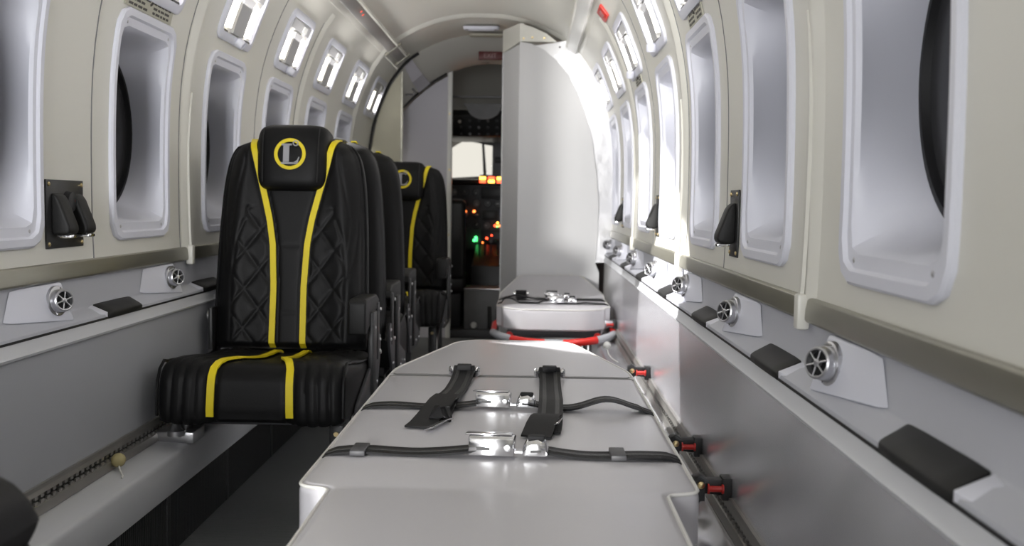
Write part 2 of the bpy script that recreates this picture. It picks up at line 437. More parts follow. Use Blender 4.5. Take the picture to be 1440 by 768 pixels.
# ---- rub band, ledge, lower panels, tracks and steps (both sides)
def extr(prof, y0, y1, name, m, parent=None, smooth=False, bevel=0, close=False):
    mb = MB(); mb.loft([[Vector((x, y, z)) for x, z in prof] for y in (y0, y1)], close, close)
    return mb.build(name, m, parent, smooth=smooth, bevel=bevel)
for sg, side in ((-1, 'left'), (1, 'right')):
    S = lambda pr: [(sg*x, E+h) for x, h in pr]
    yend = 6.16 if sg < 0 else 5.48
    segs = [(Y0, 1.57), (1.59, 2.905), (2.925, 4.25), (4.27, yend)]
    for a, b in segs:
        pr = [(.692, -.133), (.683, -.133), (.680, -.136), (.678, -.150), (.677, -.166), (.680, -.170), (.692, -.170)]
        tb = extr(S(pr), a, b, f'trim_{k}', champ, bevel=.0012, close=True); k += 1
        struct(tb, f'champagne metal rub strip along the {side} wall')
    led = extr(S([(.690, -.165), (.688, -.234), (.684, -.239), (.656, -.251), (.651, -.254), (.650, -.260)]), Y0, yend, f'trim_{k}', ledgeM, smooth=True); k += 1
    struct(led, f'grey moulded side ledge along the {side} wall')
    extr(S([(.6492, -.2592), (.6492, -.2640)]), Y0, yend, 'ledge_gap', gasket, led)
    extr(S([(.672, -.262), (.653, -.2625), (.650, -.265), (.646, -.284), (.642, -.288), (.644, -.293), (.650, -.294)]), Y0, yend, 'ledge_rail', boxM, led, smooth=True)
    lp = extr(S([(.650, -.290), (.648, -.45), (.650, -.545)]), Y0, yend, f'wall_lower_{side}', alu if sg > 0 else aluShade, smooth=True)
    struct(lp, f'{"brushed metal" if sg>0 else "shade-grey metal"} lower wall panel on the {side}')
    # seat track let in above the step
    tr = extr(S([(.652, -.540), (.644, -.540), (.643, -.548), (.640, -.556), (.646, -.558), (.646, -.574), (.640, -.576), (.637, -.594), (.652, -.596)]), Y0, yend, f'trim_{k}', track); k += 1
    struct(tr, f'notched steel seat track along the {side} wall')
    mb = MB(); y = 0.9
    while y < yend-.05:
        for hz in (-.5605, -.5720):
            mb.b6(sg*.6465, sg*.6425, y-.0065, y+.0065, E+hz-.0035, E+hz+.0035)
        y += .0254
    tt = mb.build('track_teeth', track, tr); tt['kind'] = 'stuff'
    mb = MB(); mb.b6(sg*.6470, sg*.6460, Y0, yend, E-.573, E-.559); mb.build('track_slot', gasket, tr)
    ye = 3.30 if sg < 0 else yend
    step_pr = [(.660, -.594), (.570, -.600), (.563, -.604), (.560, -.612), (.560, -.690), (.565, -.690), (.60, -.692), (.66, -.692)]
    bx = extr(S(step_pr), Y0, ye, f'trim_{k}', boxM if sg < 0 else alu, smooth=False, bevel=.003, close=True); k += 1
    struct(bx, f'raised {"pale grey" if sg<0 else "bare metal"} step along the {side} wall under the track')
    if sg < 0:
        b2 = extr(S(step_pr), 4.45, yend, f'trim_{k}', boxM, bevel=.003, close=True); k += 1; struct(b2, 'pale grey step by the left wall at the far seat')
    sk = extr(S([(.575, -.690), (.575, -.842)]), Y0, yend, f'trim_{k}', skirtM); k += 1
    struct(sk, f'black ribbed skirt below the {side} step')
    mb = MB(); y = 0.9
    while y < yend:
        mb.b6(sg*.576, sg*.571, y-.0035, y+.0035, E-.84, E-.69); y += .011
    rb = mb.build('skirt_ribs', skirtM, sk); rb['kind'] = 'stuff'
    for y in (1.55, 1.83, 2.12, 2.42, 2.9, 3.4):
        mb = MB(); mb.b6(sg*.576, sg*.569, y-.012, y+.012, E-.84, E-.69); mb.build('skirt_joint', skirtM, sk, bevel=.002)
mb = MB(); mb.b6(-.60, .60, Y0, 6.6, -.03, 0.0); flo = struct(mb.build('floor', floorM), 'black ribbed rubber aisle floor')

# aft bulkhead behind the camera, its unseen doorway shaped to trim the light
ring = hull_ring(-.01)
mb = MB(); pts = [(x, h) for x, h in ring]
def bulk_piece(name, poly, y, m, t=.02, parent=None):
    mb = MB(); mb.prism([Vector((x, y, E+h)) for x, h in poly], (0, t, 0)); return mb.build(name, m, parent)
DX0, DX1, DTOP = -.56, -.085, .70
rp = [(x, h) for x, h in ring if x > DX1]; lpnt = [(x, h) for x, h in ring if x < DX0]
wb = bulk_piece('wall_back', [(DX1, -.86), (.70, -.86)] + rp + [(DX1, smooth_tbl(ROOF, DX1)+.01)], Y0, cabM)
struct(wb, 'aft bulkhead behind the camera with a doorway shaped to trim the light')
bulk_piece('bulkhead_panel', [(DX0, smooth_tbl(ROOF, abs(DX0))+.01)] + lpnt + [(-.70, -.86), (DX0, -.86)], Y0, cabM, parent=wb)
bulk_piece('bulkhead_header', [(DX0, DTOP), (DX1, DTOP), (DX1, .97), (DX0, .72)], Y0, cabM, parent=wb)

# ---- ceiling light strips at the shoulders
for sg, side in ((-1, 'left'), (1, 'right')):
    c0 = Vector((sg*.462, 0, E+.790)); nrm = Vector((-sg*.62, 0, -.78)).normalized(); tg = Vector((-sg*.78, 0, .62)).normalized()
    hw = .030; yend = 5.95 if sg < 0 else 5.46
    pr = [c0+tg*hw-nrm*.03, c0+tg*hw+nrm*.006, c0+tg*(hw-.006)+nrm*.010, c0-tg*(hw-.006)+nrm*.010, c0-tg*hw+nrm*.006, c0-tg*hw-nrm*.03]
    mb = MB(); mb.loft([[Vector((p.x, y, p.z)) for p in pr] for y in (Y0, yend)], True, True)
    so = struct(mb.build(f'trim_{k}', stripM if sg < 0 else white, smooth=True), f'long {"grey" if sg<0 else "pale"} strip between wall and ceiling on the {side}'); k += 1  # right strip coloured white for the bright reflection on it
    pr2 = [c0+tg*(hw+.008)+nrm*.004, c0+tg*hw+nrm*.013, c0+tg*(hw-.008)+nrm*.010, c0+tg*(hw-.004)]
    mb = MB(); mb.loft([[Vector((p.x, y, p.z)) for p in pr2] for y in (Y0, yend)], True, True); mb.build('strip_edge', cream, so, smooth=True)
    if sg < 0:
        for yb in (5.50, 5.90):
            mb = MB(); mb.box(c0+Vector((0, yb, 0))+nrm*.008, (.10, .05 if yb > 5.6 else .03, .012), Matrix((tg, Vector((0, 1, 0)), nrm)).transposed()); mb.build('strip_clip', champ, so, bevel=.003)
        for q, yb in enumerate((4.42, 4.50, 4.62)):
            mb = MB(); mb.lathe(c0+Vector((.008-.006*q, yb, 0))+nrm*.0095, nrm, [(0, .006), (.002, .005)], 10); mb.build('indicator_lamp', ledDim, so)

# ------------------------------------------------------------------ reading-light panels above the windows
def light_panel(sg, lit=True):
    root = empty('reading_light_panel')
    hc, hh, hw = .575, .112, .175
    n = hn(hc); nr = Vector((sg*n.x, 0, n.z)); tg = Vector((0, 1, 0)).cross(nr).normalized()
    if tg.z < 0: tg = -tg
    def P(y, s, d):                             # y along cabin, s along the section, d proud of the wall
        h = hc+s*abs(tg.z); nn = hn(h); return Vector((sg*(hx(h)+nn.x*d), y, E+h+nn.z*d))
    outer = rrect(hw, hh, .035, 5); inner = rrect(hw-.020, hh-.026, .018, 5)
    rings = [[P(y, s, -.002) for y, s in outer], [P(y, s, .008) for y, s in outer], [P(y*.97, s*.95, .011) for y, s in outer], [P(y, s, .011) for y, s in inner], [P(y, s, -.012) for y, s in inner]]
    mb = MB(); mb.loft(rings, True, False); mb.build('bezel', lilac, root, smooth=True)
    mb = MB(); mb.add([P(y, s, -.010) for y, s in inner], [tuple(range(len(inner)))]); mb.build('tray', louvM, root)
    # central louvre with its switch block
    mb = MB()
    mb.loft([[P(-.062, s, -.008), P(-.055, s, .010), P(.055, s, .010), P(.062, s, -.008)] for s in (-.080, -.03, .02, .040)], True, True); lv = mb.build('louvre', louvM, root)
    mb = MB(); mb.loft([[P(-.135, s, -.004), P(-.135, s, .009), P(.135, s, .009), P(.135, s, -.004)] for s in (.047, .080)], True, True); sb = mb.build('switch_block', louvM, root)
    mb = MB(); mb.loft([[P(.02, s, .008), P(.02, s, .013), P(.07, s, .013), P(.07, s, .008)] for s in (.052, .074)], True, True); mb.build('switch', white, sb)
    for j, yt in enumerate((-.105, .105)):
        mb = MB(); mb.tube([P(yt, s, .001) for s in (-.070, -.04, 0, .030)], .016, 12); mb.build('light_tube', (tubeY if (yt*1 < 0) else tubeW) if lit else louvM, root, smooth=True)
    for yt in (-.12, .12):
        mb = MB(); mb.box(P(yt, -.083, .004), (.006, .05, .006)); mb.build('tube_clip', black, root)
    if lit:
        d = bpy.data.lights.new('reading_light', 'AREA'); d.shape = 'RECTANGLE'; d.size = .26; d.size_y = .12; d.energy = .62; d.color = (1.0, .97, .95)
        lo = bpy.data.objects.new('reading_light', d); COL.objects.link(lo); lo.parent = root
        lo.location = P(0, -.02, .040); lo.rotation_euler = Vector((-sg, 0, .35)).to_track_quat('-Z', 'Y').to_euler()
    return root
for sg, side in ((-1, 'left'), (1, 'right')):
    proto = light_panel(sg)
    ys = [y for y in WIN if y > 1.0] + [5.92]
    if sg > 0: ys = ys[:-1]
    ys += [WIN[0], WIN[0]-.672]  # out-of-view panels added to brighten the window recesses
    order = ['nearest to the camera', 'second from the camera', 'third from the camera', 'fourth from the camera', 'fifth from the camera', 'sixth from the camera', 'seventh from the camera', 'farthest, by the forward rib']
    for i, y in enumerate(ys):
        o = proto if i == 0 else copy_tree(proto)
        o.location.y = y
        where = order[i] if y > 1.0 else ('added unseen beside the camera' if y > 0 else 'added unseen just behind the camera')
        if (sg > 0 and y > 5) or (sg < 0 and y > 5.6):
            for c_ in [c_ for c_ in o.children if c_.type == 'LIGHT']: bpy.data.objects.remove(c_)
        for c_ in [c_ for c_ in o.children if c_.type == 'LIGHT']:
            c_.data = c_.data.copy(); c_.data.energy = (.13 if sg < 0 else .75) if y < 2.2 else (.95 if sg < 0 else .60)
        if y in (WIN[4], WIN[5]):                   # reading spots switched on below the tubes of these panels
            hs_ = .47; xs_ = hx(hs_)-.030
            if sg > 0: tgt, pw, cone = Vector((.63, .12 if y == WIN[4] else .30, .30)), 15, 54
            else: tgt, pw, cone = (Vector((.655, -.06, .36)), 170, 40) if y == WIN[4] else (Vector((.56, .72, .40)), 60, 24)
            p0 = Vector((sg*xs_, 0, E+hs_)); ax = (tgt-p0).normalized()
            mb = MB(); mb.lathe(p0-ax*.010, ax, [(-.012, .010), (-.006, .015), (.012, .015), (.016, .012), (.008, .010)], 16); mb.build('spot_nozzle', lilac, o, smooth=True)
            d = bpy.data.lights.new('reading_spot', 'SPOT'); d.energy = pw; d.spot_size = R(cone); d.spot_blend = .10; d.shadow_soft_size = .012; d.color = (1, .98, .96)
            lo = bpy.data.objects.new('reading_spot', d); COL.objects.link(lo); lo.parent = o; lo.location = p0+ax*.022
            lo.rotation_euler = ax.to_track_quat('-Z', 'Y').to_euler()
        tag(o, f'twin-tube reading light panel high on the {side} wall, {where}', 'light', f'reading light panels on the {side} wall')

# ------------------------------------------------------------------ vents, pods and ledge pads
VY = [1.40+.670*i for i in range(7)]
def vent(sg):
    root = empty('air_vent')
    # wedge housing on the ledge
    base = E-.236; top = E-.172
    A = (.6875, -.185); B = (.654, .050); C = (.6875, .078)
    mb = MB()
    lo = [Vector((sg*x, y, base-(.016 if x < .68 else 0))) for x, y in (A, B, C)]
    hi = [Vector((sg*A[0], A[1]+.030, top)), Vector((sg*(B[0]+.022), B[1]-.012, top)), Vector((sg*C[0], C[1]-.03, top))]
    mb.loft([lo, hi], True, True); mb.build('housing', lilac, root, bevel=.006, seg=3)
    ctr = lo[0].lerp(lo[1], .80).lerp(hi[0].lerp(hi[1], .80), .54)
    e1 = lo[1]-lo[0]; e2 = hi[0]-lo[0]; nr = e1.cross(e2).normalized()
    if nr.x*sg > 0: nr = -nr
    mb = MB(); mb.lathe(ctr, nr, [(-.003, .031), (.003, .031), (.0045, .029), (.0045, .020)], 28, True); fl = mb.build('flange', steel, root, smooth=True)
    u = nr.cross(Vector((0, 0, 1))).normalized(); w = nr.cross(u)
    for a in (70, 250):
        mb = MB(); mb.lathe(ctr+.0265*(math.cos(R(a))*u+math.sin(R(a))*w)+nr*.004, nr, [(0, .0025), (.0015, .002)], 8); mb.build('screw', chrome, fl)
    ax = (nr + Vector((-sg*.15, -.55, .12))).normalized()
    mb = MB(); mb.lathe(ctr, ax, [(0, .0235), (.013, .0235), (.0145, .022), (.0155, .0215), (.0165, .0225), (.026, .0215), (.028, .0195), (.0275, .0175), (.014, .017)], 28, True); mb.build('barrel', steel, root, smooth=True)
    fc = ctr+ax*.026
    u = ax.cross(Vector((0, 0, 1))).normalized(); w = ax.cross(u)
    mb = MB(); mb.lathe(fc-ax*.008, ax, [(0, .0172), (.001, .0172)], 20); mb.build('throat', gasket, root)
    mb = MB(); mb.lathe(fc-ax*.004, ax, [(0, .0055), (.005, .005), (.006, .003)], 14)
    for q in range(6):
        a = q*math.pi/3+.3; dr = math.cos(a)*u+math.sin(a)*w
        mb.tube([fc+dr*.004, fc+dr*.0185], .0014, 6)
    mb.build('grille', steel, root, smooth=True)
    return root
def pad(sg):
    root = empty('ledge_pad')
    mb = MB()
    # raised tray end and padded wedge lying on the ledge
    sec = []
    for y, xi, xo, t0 in ((0.0, .648, .686, .012), (.04, .6465, .687, .015), (.15, .6465, .687, .015), (.20, .649, .687, .012), (.215, .655, .687, .006)):
        t0 *= .25; sec.append([Vector((sg*xi, y, E-.264)), Vector((sg*(xi-.001), y, E-.254+t0*.6)), Vector((sg*(xi+.006), y, E-.250+t0)), Vector((sg*xo, y+.006, E-.236+t0)), Vector((sg*xo, y+.006, E-.240))])
    mb.loft(sec, True, True); mb.build('pad', padM, root, bevel=.003)
    mb = MB()
    mb.loft([[Vector((sg*xi, y, E-.262)), Vector((sg*xi, y, E-.252+t)), Vector((sg*.687, y+.006, E-.238+t)), Vector((sg*.687, y+.006, E-.242))] for y, xi, t in ((-.055, .660, -.002), (-.002, .649, .003))], True, True)
    mb.build('tray_end', lilac, root, bevel=.002)
    return root
words = ['nearest to the camera', 'second from the camera', 'third from the camera', 'fourth from the camera', 'fifth from the camera', 'sixth from the camera', 'seventh from the camera']
for sg, side in ((-1, 'left'), (1, 'right')):
    vp = vent(sg); pp = pad(sg); i = 0
    ys = [y for y in VY if (sg > 0 or y > 1.9)]
    for i, y in enumerate(ys):
        o = vp if i == 0 else copy_tree(vp); o.location.y = y
        tag(o, f'round silver air vent in grey housing on the {side} ledge, {words[i]}', 'air vent', f'air vents along the {side} ledge')
    ys = [y+.205 for y in ([.73] if sg > 0 else []) + [y for y in VY[:-1] if (sg > 0 or y > 1.9)]]
    for i, y in enumerate(ys):
        o = pp if i == 0 else copy_tree(pp); o.location.y = y
        tag(o, f'black pad on the {side} side ledge, {words[i]}', 'pad', f'black pads along the {side} ledge')

# ------------------------------------------------------------------ stowage hook plates with black levers
def hook_plate(sg, y, two, label):
    root = empty('latch_plate', (0, y, 0))
    w = .086 if two else .043
    x = hx(-.02)-.001
    mb = MB(); mb.b6(sg*x, sg*(x-.004), -w, w, E-.104, E+.034); mb.build('plate', black, root, bevel=.001)
    for sy in (-1, 1):
        for h in (-.095, .025):
            mb = MB(); mb.lathe((sg*(x-.004), sy*(w-.010), E+h), (-sg, 0, 0), [(0, .0045), (.0015, .0045), (.003, .0025)], 10); mb.build('screw', brass, root, smooth=True)
    for yc_ in ((-.042, .044) if two else (0,)):
        prof = [(.003, .008), (.013, .004), (.020, -.006), (.040, -.058), (.041, -.068), (.036, -.076), (.006, -.076), (.003, -.066)]
        mb = MB(); mb.loft([[Vector((sg*(x-p), y_, E+h)) for p, h in prof] for y_ in (yc_-.023, yc_+.023)], True, True)
        lv = mb.build('lever', padM, root, bevel=.006, seg=3)
        mb = MB(); mb.b6(sg*(x-.012), sg*(x-.040), yc_-.016, yc_+.016, E-.083, E-.076); mb.build('catch', chrome, lv, bevel=.002)
    if two:
        mb = MB(); mb.lathe((sg*(x-.004), .008, E-.010), (-sg, 0, 0), [(0, .022), (.012, .020), (.014, .012)], 18); mb.build('socket', gasket, root, smooth=True)
        mb = MB(); mb.lathe((sg*(x-.016), .014, E-.008), (-sg, 0, 0), [(0, .005), (.002, .004)], 10); mb.build('red_dot', red, root)
    return tag(root, label, 'latch plate', 'black latch plates on the walls')
hook_plate(-1, 2.155, True, 'black plate with two levers on the left wall, between the two nearest windows')
hook_plate(1, 2.19, False, 'black lever on narrow plate on the right wall, nearest of three')
hook_plate(1, 3.52, False, 'black lever on narrow plate on the right wall, middle of three')
hook_plate(1, 4.86, False, 'black lever on narrow plate on the right wall, farthest of three')

# ------------------------------------------------------------------ placards and exit signs
def placard(sg, y, hw, h0, h1, label, rows):
    root = empty('placard')
    def P(yy_, h, d): n = hn(h); return Vector((sg*(hx(h)+n.x*d), yy_, E+h+n.z*d))
    mb = MB(); mb.loft([[P(y-hw, h, .001), P(y-hw, h, .004), P(y+hw, h, .004), P(y+hw, h, .001)] for h in (h0, (h0+h1)/2, h1)], True, True); mb.build('plate', placM, root)
    mb = MB(); rnd = random.Random(int(y*100))
    for r_ in range(rows):
        h = h1-(h1-h0)*(r_+.7)/(rows+.4)
        for c0 in (-hw*.88, hw*.12):
            yy_ = y+c0
            while yy_ < y+c0+hw*.66:
                wd = rnd.uniform(.012, .03)
                mb.loft([[P(yy_, h+dh, .0038), P(yy_, h+dh, .0046), P(yy_+wd, h+dh, .0046), P(yy_+wd, h+dh, .0038)] for dh in (-.0028, .0028)], True, True); yy_ += wd+.006
    mb.build('lettering', inkM, root)['kind'] = 'stuff'
    mb = MB(); mb.tube([P(y-.006, h0+.022, .005), P(y+.006, h0+.030, .005)], .003, 6); mb.build('arrow_mark', inkM, root)
    return tag(root, label, 'placard', 'small instruction placards')
placard(-1, 2.56, .150, .440, .478, 'small beige instruction placard above the second window on the left wall', 3)
placard(1, 2.58, .10, .440, .475, 'small beige instruction placard above the third window on the right wall', 3)
placard(1, 3.92, .09, .440, .470, 'small beige instruction placard above the fifth window on the right wall', 3)
# red exit sign high on the right wall
sroot = empty('exit_sign'); h = .735; n = hn(h); c = Vector((hx(h)+n.x*.004, 4.12, E+h+n.z*.004))
m4 = basis(c, (0, -1, 0), n); 
mb = MB(); mb.b6(-.075, .075, -.026, .026, -.006, .006)
o = mb.build('sign_plate', redsign, sroot, bevel=.003); o.data.transform(m4)
text_obj('sign_letters', 'EXIT', .038, signtxt, sroot, m4 @ Matrix.Translation((0, 0, .0065)))
tag(sroot, 'bright red exit sign high on the right wall near the ceiling strip', 'sign')

# ------------------------------------------------------------------ passenger seats
HWT = [(0, .213), (.10, .216), (.31, .211), (.40, .206), (.47, .200), (.53, .189), (.56, .176), (.58, .156), (.595, .12)]
SST = [(0, .043), (.17, .042), (.29, .048), (.36, .059), (.43, .076), (.50, .094), (.60, .118)]
BH = .595
def back_front(w, h):
    hw = smooth_tbl(HWT, h); e = min(1, abs(w)/hw)
    edge = max(0, 1-e**5)**.5
    tz = 1.0
    if h > BH-.05: tz = max(0, 1-((h-(BH-.05))/.05)**2)**.5
    if h < .02: tz = max(0, 1-((.02-h)/.02)**2)**.5
    t = .058 + .016*math.exp(-((e-.72)/.16)**2)
    s = lerp(SST, h)
    a = abs(w)
    if a < s-.008: t -= .007
    gd = 1.0
    def groove(d, wd=.0045): return math.exp(-abs(d)/wd)
    g = 0
    g = max(g, groove(a-(s+.010)), groove(a-(s-.010)))
    lim = lerp([(0, .158), (.20, .160), (.30, .150), (.36, .128), (.42, .118)], h)
    if a > s+.008 and a < lim and h < .40:      # diamond quilting
        p = .088
        q1 = (a*1.05+h*.80) % p; q2 = (a*1.05-h*.80) % p
        g = max(g, groove(min(q1, p-q1)*.76), groove(min(q2, p-q2)*.76))
    if h < .36: g = max(g, groove(a-lim))
    # curved side seams rising to the shoulder
    s1 = lerp([(.24, .150), (.30, .162), (.36, .166), (.44, .150), (.52, .132)], h)
    if h > .24: g = max(g, .8*groove(a-s1))
    s2 = lerp([(.18, .160), (.24, .178), (.32, .187), (.42, .188)], h)
    if .15 < h < .5: g = max(g, .8*groove(a-s2))
    g = max(g, .8*groove(a-(hw-.016)))
    if a < s and .0 < h: g = max(g, .3*groove((h % .19)-.1))
    t -= .0060*g*(1 if e < .97 else 0)
    return t*edge*tz
def back_rear(w, h):
    hw = smooth_tbl(HWT, h); e = min(1, abs(w)/hw)
    tz = 1.0
    if h > BH-.04: tz = max(0, 1-((h-(BH-.04))/.04)**2)**.5
    if h < .02: tz = max(0, 1-((.02-h)/.02)**2)**.5
    return (.050+.006*(1-e*e))*max(0, 1-e**10)**.5*tz
def back_meshes(root, fold=False):
    nE, nH = 110, 150
    es = [math.sin(math.pi/2*(-1+2*i/nE)) for i in range(nE+1)]
    es = [.55*e+.45*(-1+2*i/nE) for i, e in enumerate(es)]
    hs = [BH*(.5-.5*math.cos(math.pi*i/nH))*.35+BH*i/nH*.65 for i in range(nH+1)]
    mb = MB(); mb.loft([[Vector((e*smooth_tbl(HWT, h), -back_front(e*smooth_tbl(HWT, h), h), h)) for e in es] for h in hs], False, False)
    bk = mb.build('backrest', leather, root, smooth=True, auto=False)
    nE2 = 30; es2 = [math.sin(math.pi/2*(-1+2*i/nE2)) for i in range(nE2+1)]; hs2 = [BH*(.5-.5*math.cos(math.pi*i/40)) for i in range(41)]
    mb = MB(); mb.loft([[Vector((e*smooth_tbl(HWT, h), back_rear(e*smooth_tbl(HWT, h), h), h)) for e in es2] for h in hs2], False, False)
    sh = mb.build('back_shell', leather, root, smooth=True, auto=False)
    # pocket on the back
    mb = MB(); rg = []
    for h in (.03, .10, .18, .225, .24):
        rg.append([Vector((-.155, .050, h)), Vector((-.15, .066 if h < .23 else .070, h)), Vector((0, .074 if h < .23 else .078, h)), Vector((.15, .066 if h < .23 else .070, h)), Vector((.155, .050, h))])
    mb.loft(rg, True, True); pk = mb.build('back_pocket', leather, sh, bevel=.004)
    mb = MB(); mb.tube([(-.152, .068, .236), (-.08, .076, .232), (0, .080, .231), (.08, .076, .232), (.152, .068, .236)], .006, 8); mb.build('pocket_elastic', leather, sh, smooth=True)
    # piping along the outline
    mb = MB(); path = [Vector((sx*(smooth_tbl(HWT, h)-.004), -.020*(1 if h < .57 else .3), h)) for sx, rng in ((-1, range(2, 60)), (1, range(59, 1, -1))) for h in [BH*.99*i/60 for i in rng]]
    mb.tube(path, .0035, 6); mb.build('piping', leather, bk, smooth=True)
    for sx in (-1, 1):
        mb = MB(); pth = []; hh_ = [.004+(.585-.004)*i/50 for i in range(51)]
        mb.ribbon([(sx*lerp(SST, h), -max(back_front(lerp(SST, h)+q_, h) for q_ in (-.008, -.004, 0, .004, .008))-.0012, h) for h in hh_] + [(sx*.119, -.018, .594), (sx*.119, .006, .598)], (1, 0, 0), .0165, .004)
        mb.build('yellow_stripe', yellow, bk, smooth=True)
    return bk
def headrest(root, up_=0.0):
    nA, nB = 40, 30; H0, H1 = .432+up_, .622+up_
    mb = MB(); rings = []
    for i in range(nB+1):
        v = -math.pi/2+math.pi*i/nB
        sv = math.copysign(abs(math.sin(v))**.38, math.sin(v)); cv = abs(math.cos(v))**.45
        rg = []
        for j in range(nA):
            a = 2*math.pi*j/nA
            ca = math.copysign(abs(math.cos(a))**.42, math.cos(a)); sa = math.copysign(abs(math.sin(a))**.55, math.sin(a))
            x = .098*ca*(.35+.65*cv); y = -.012+.072*sa*(.25+.75*cv)
            hh_ = (H0+H1)/2+(H1-H0)/2*sv
            # tapers towards the bottom and leans over at the top
            x *= 1+.06*(hh_-H0)/(H1-H0)
            y += .018*max(0, (hh_-(H0+.13))/.06)
            rg.append(Vector((x, y-.010, hh_)))
        rings.append(rg)
    mb.loft(rings, True, True); hr = mb.build('headrest', leather, root, smooth=True, auto=False)
    for sx in (-1, 1):
        mb = MB(); mb.tube([(sx*.076, -.090, H0+.02), (sx*.077, -.0925, H0+.09), (sx*.078, -.090, H0+.145), (sx*.078, -.078, H0+.175)], .0016, 6); mb.build('seam', leatherC, hr, smooth=True)
    # emblem: yellow ring, silver serif letter L and a small ring
    cz = H0+.098; yf = -.0945
    def rng(c, r0, r1, y, name, m, par):
        mb = MB(); n_ = 48; mb.loft([[Vector((c[0]+r*math.cos(2*math.pi*i/n_), yy_, c[1]+r*math.sin(2*math.pi*i/n_))) for r, yy_ in ((r0, y+.006), (r0, y-.0015), (r1, y-.0015), (r1, y+.006))] for i in range(n_)], True, False, True)
        return mb.build(name, m, par, smooth=True)
    em = rng((0, cz), .0345, .0440, yf, 'emblem_ring', yellow, hr)
    mb = MB(); s = .00103
    def poly(pts): mb.prism([Vector((x*s, yf-.003, cz+z*s)) for x, z in pts], (0, .008, 0))
    poly([(-18, -22), (-2, -22), (-2, 24), (-18, 24)])
    poly([(-23, 23), (5, 23), (5, 27.5), (-23, 27.5)])
    poly([(-23, -28), (20, -28), (23, -23), (-23, -23)])
    poly([(8, -24), (19, -25), (22, -23), (26, -8), (24, -8), (20, -17), (13, -21.5)])
    mb.build('emblem_letter', silverM, hr)
    rng((15*s, cz+29*s), .0052, .0082, yf-.002, 'emblem_dot', silverM, hr)
    return hr
SEAT_T = .450
def seat_profile():
    pts = [(.225, .412), (.20, .422), (.12, .424), (.04, .428), (-.06, .440), (-.13, .451), (-.17, .453)]
    for i in range(1, 9):
        a = R(90+10.5*i); pts.append((-.185+.058*math.cos(a), .395+.058*math.sin(a)))
    pts += [(-.246, .370), (-.248, .345), (-.246, .320), (-.238, .311)]
    out = []
    for (a, b) in zip(pts, pts[1:]):
        n_ = max(1, int(math.dist(a, b)/.008))
        out += [(a[0]+(b[0]-a[0])*i/n_, a[1]+(b[1]-a[1])*i/n_) for i in range(n_)]
    return out+[pts[-1]]
def seat_cushion(root):
    pr = seat_profile(); L = [0]
    for a, b in zip(pr, pr[1:]): L.append(L[-1]+math.dist(a, b))
    HW = .222; nE = 96
    def sst(l): return lerp([(0, .040), (.30, .046), (.36, .054), (.42, .080), (.46, .092), (.60, .095)], l)
    def gv(d, wd=.0045): return math.exp(-(d/wd)**2)
    rows = []
    for i, (y, z) in enumerate(pr):
        a = pr[max(i-1, 0)]; b = pr[min(i+1, len(pr)-1)]
        t = Vector((0, b[0]-a[0], b[1]-a[1])).normalized(); nrm = Vector((0, t.z, -t.y))
        if nrm.z-nrm.y < 0: nrm = -nrm
        row = []
        for k_ in range(nE+1):
            e = -1+2*k_/nE; e = .6*e+.4*math.sin(math.pi/2*e); w = e*HW; aw = abs(w)
            d = 0
            kk = max(0, (aw-(HW-.028))/.028); d -= .024*(1-math.sqrt(max(0, 1-kk*kk)))
            s = sst(L[i]); g = max(gv(aw-s-.011), gv(aw-s+.011))
            if L[i] > .33:
                for off in (.038, .066, .094): 
                    if s+off < HW-.02: g = max(g, gv(aw-s-off))
            elif aw > s:
                p = .085; q1 = (aw+L[i]*.9) % p; q2 = (aw-L[i]*.9) % p
                if aw < .17: g = max(g, gv(min(q1, p-q1)*.75), gv(min(q2, p-q2)*.75))
                g = max(g, gv(aw-.172))
            if aw < s: d -= .004
            d += .008*math.exp(-((aw-.15)/.05)**2)
            d -= .0038*g
            row.append(Vector((w, y, z))+nrm*d)
        rows.append(row)
    mb = MB(); mb.loft(rows, False, False)
    # sides and underside
    n_ = nE+1
    for col in (0, nE):
        ids = [r_*n_+col for r_ in range(len(rows))]
        a = len(mb.v); mb.v.append(Vector((rows[0][col].x, .215, .325))); mb.v.append(Vector((rows[0][col].x, -.225, .311)))
        mb.f.append(tuple(ids+[a+1, a]))
    last = (len(rows)-1)*n_; b0 = len(mb.v)-4
    mb.f.append((last, last+nE, b0+3, b0+1)); mb.f.append((b0+1, b0+3, b0+2, b0))
    mb.f.append(tuple(range(0, nE+1)) + (b0+2, b0))
    cu = mb.build('seat_cushion', leather, root, smooth=True)
    for sx in (-1, 1):
        pa = []
        for i, (y, z) in enumerate(pr):
            if i % 2 and i < len(pr)-1: continue
            a = pr[max(i-1, 0)]; b = pr[min(i+1, len(pr)-1)]
            t = Vector((0, b[0]-a[0], b[1]-a[1])).normalized(); nrm = Vector((0, t.z, -t.y))
            if nrm.z-nrm.y < 0: nrm = -nrm
            pa.append(Vector((sx*sst(L[i]), y, z))+nrm*.0025)
        mb = MB(); mb.ribbon(pa[:-1], (1, 0, 0), .0175, .005); mb.build('yellow_stripe', yellow, cu, smooth=True)
        mb = MB(); mb.tube([Vector((sx*.220, y, z))+Vector((0, 0, -.006 if L[i] < .4 else 0)) for i, (y, z) in enumerate(pr)][::3], .004, 6); mb.build('piping', leather, cu, smooth=True)
    return cu
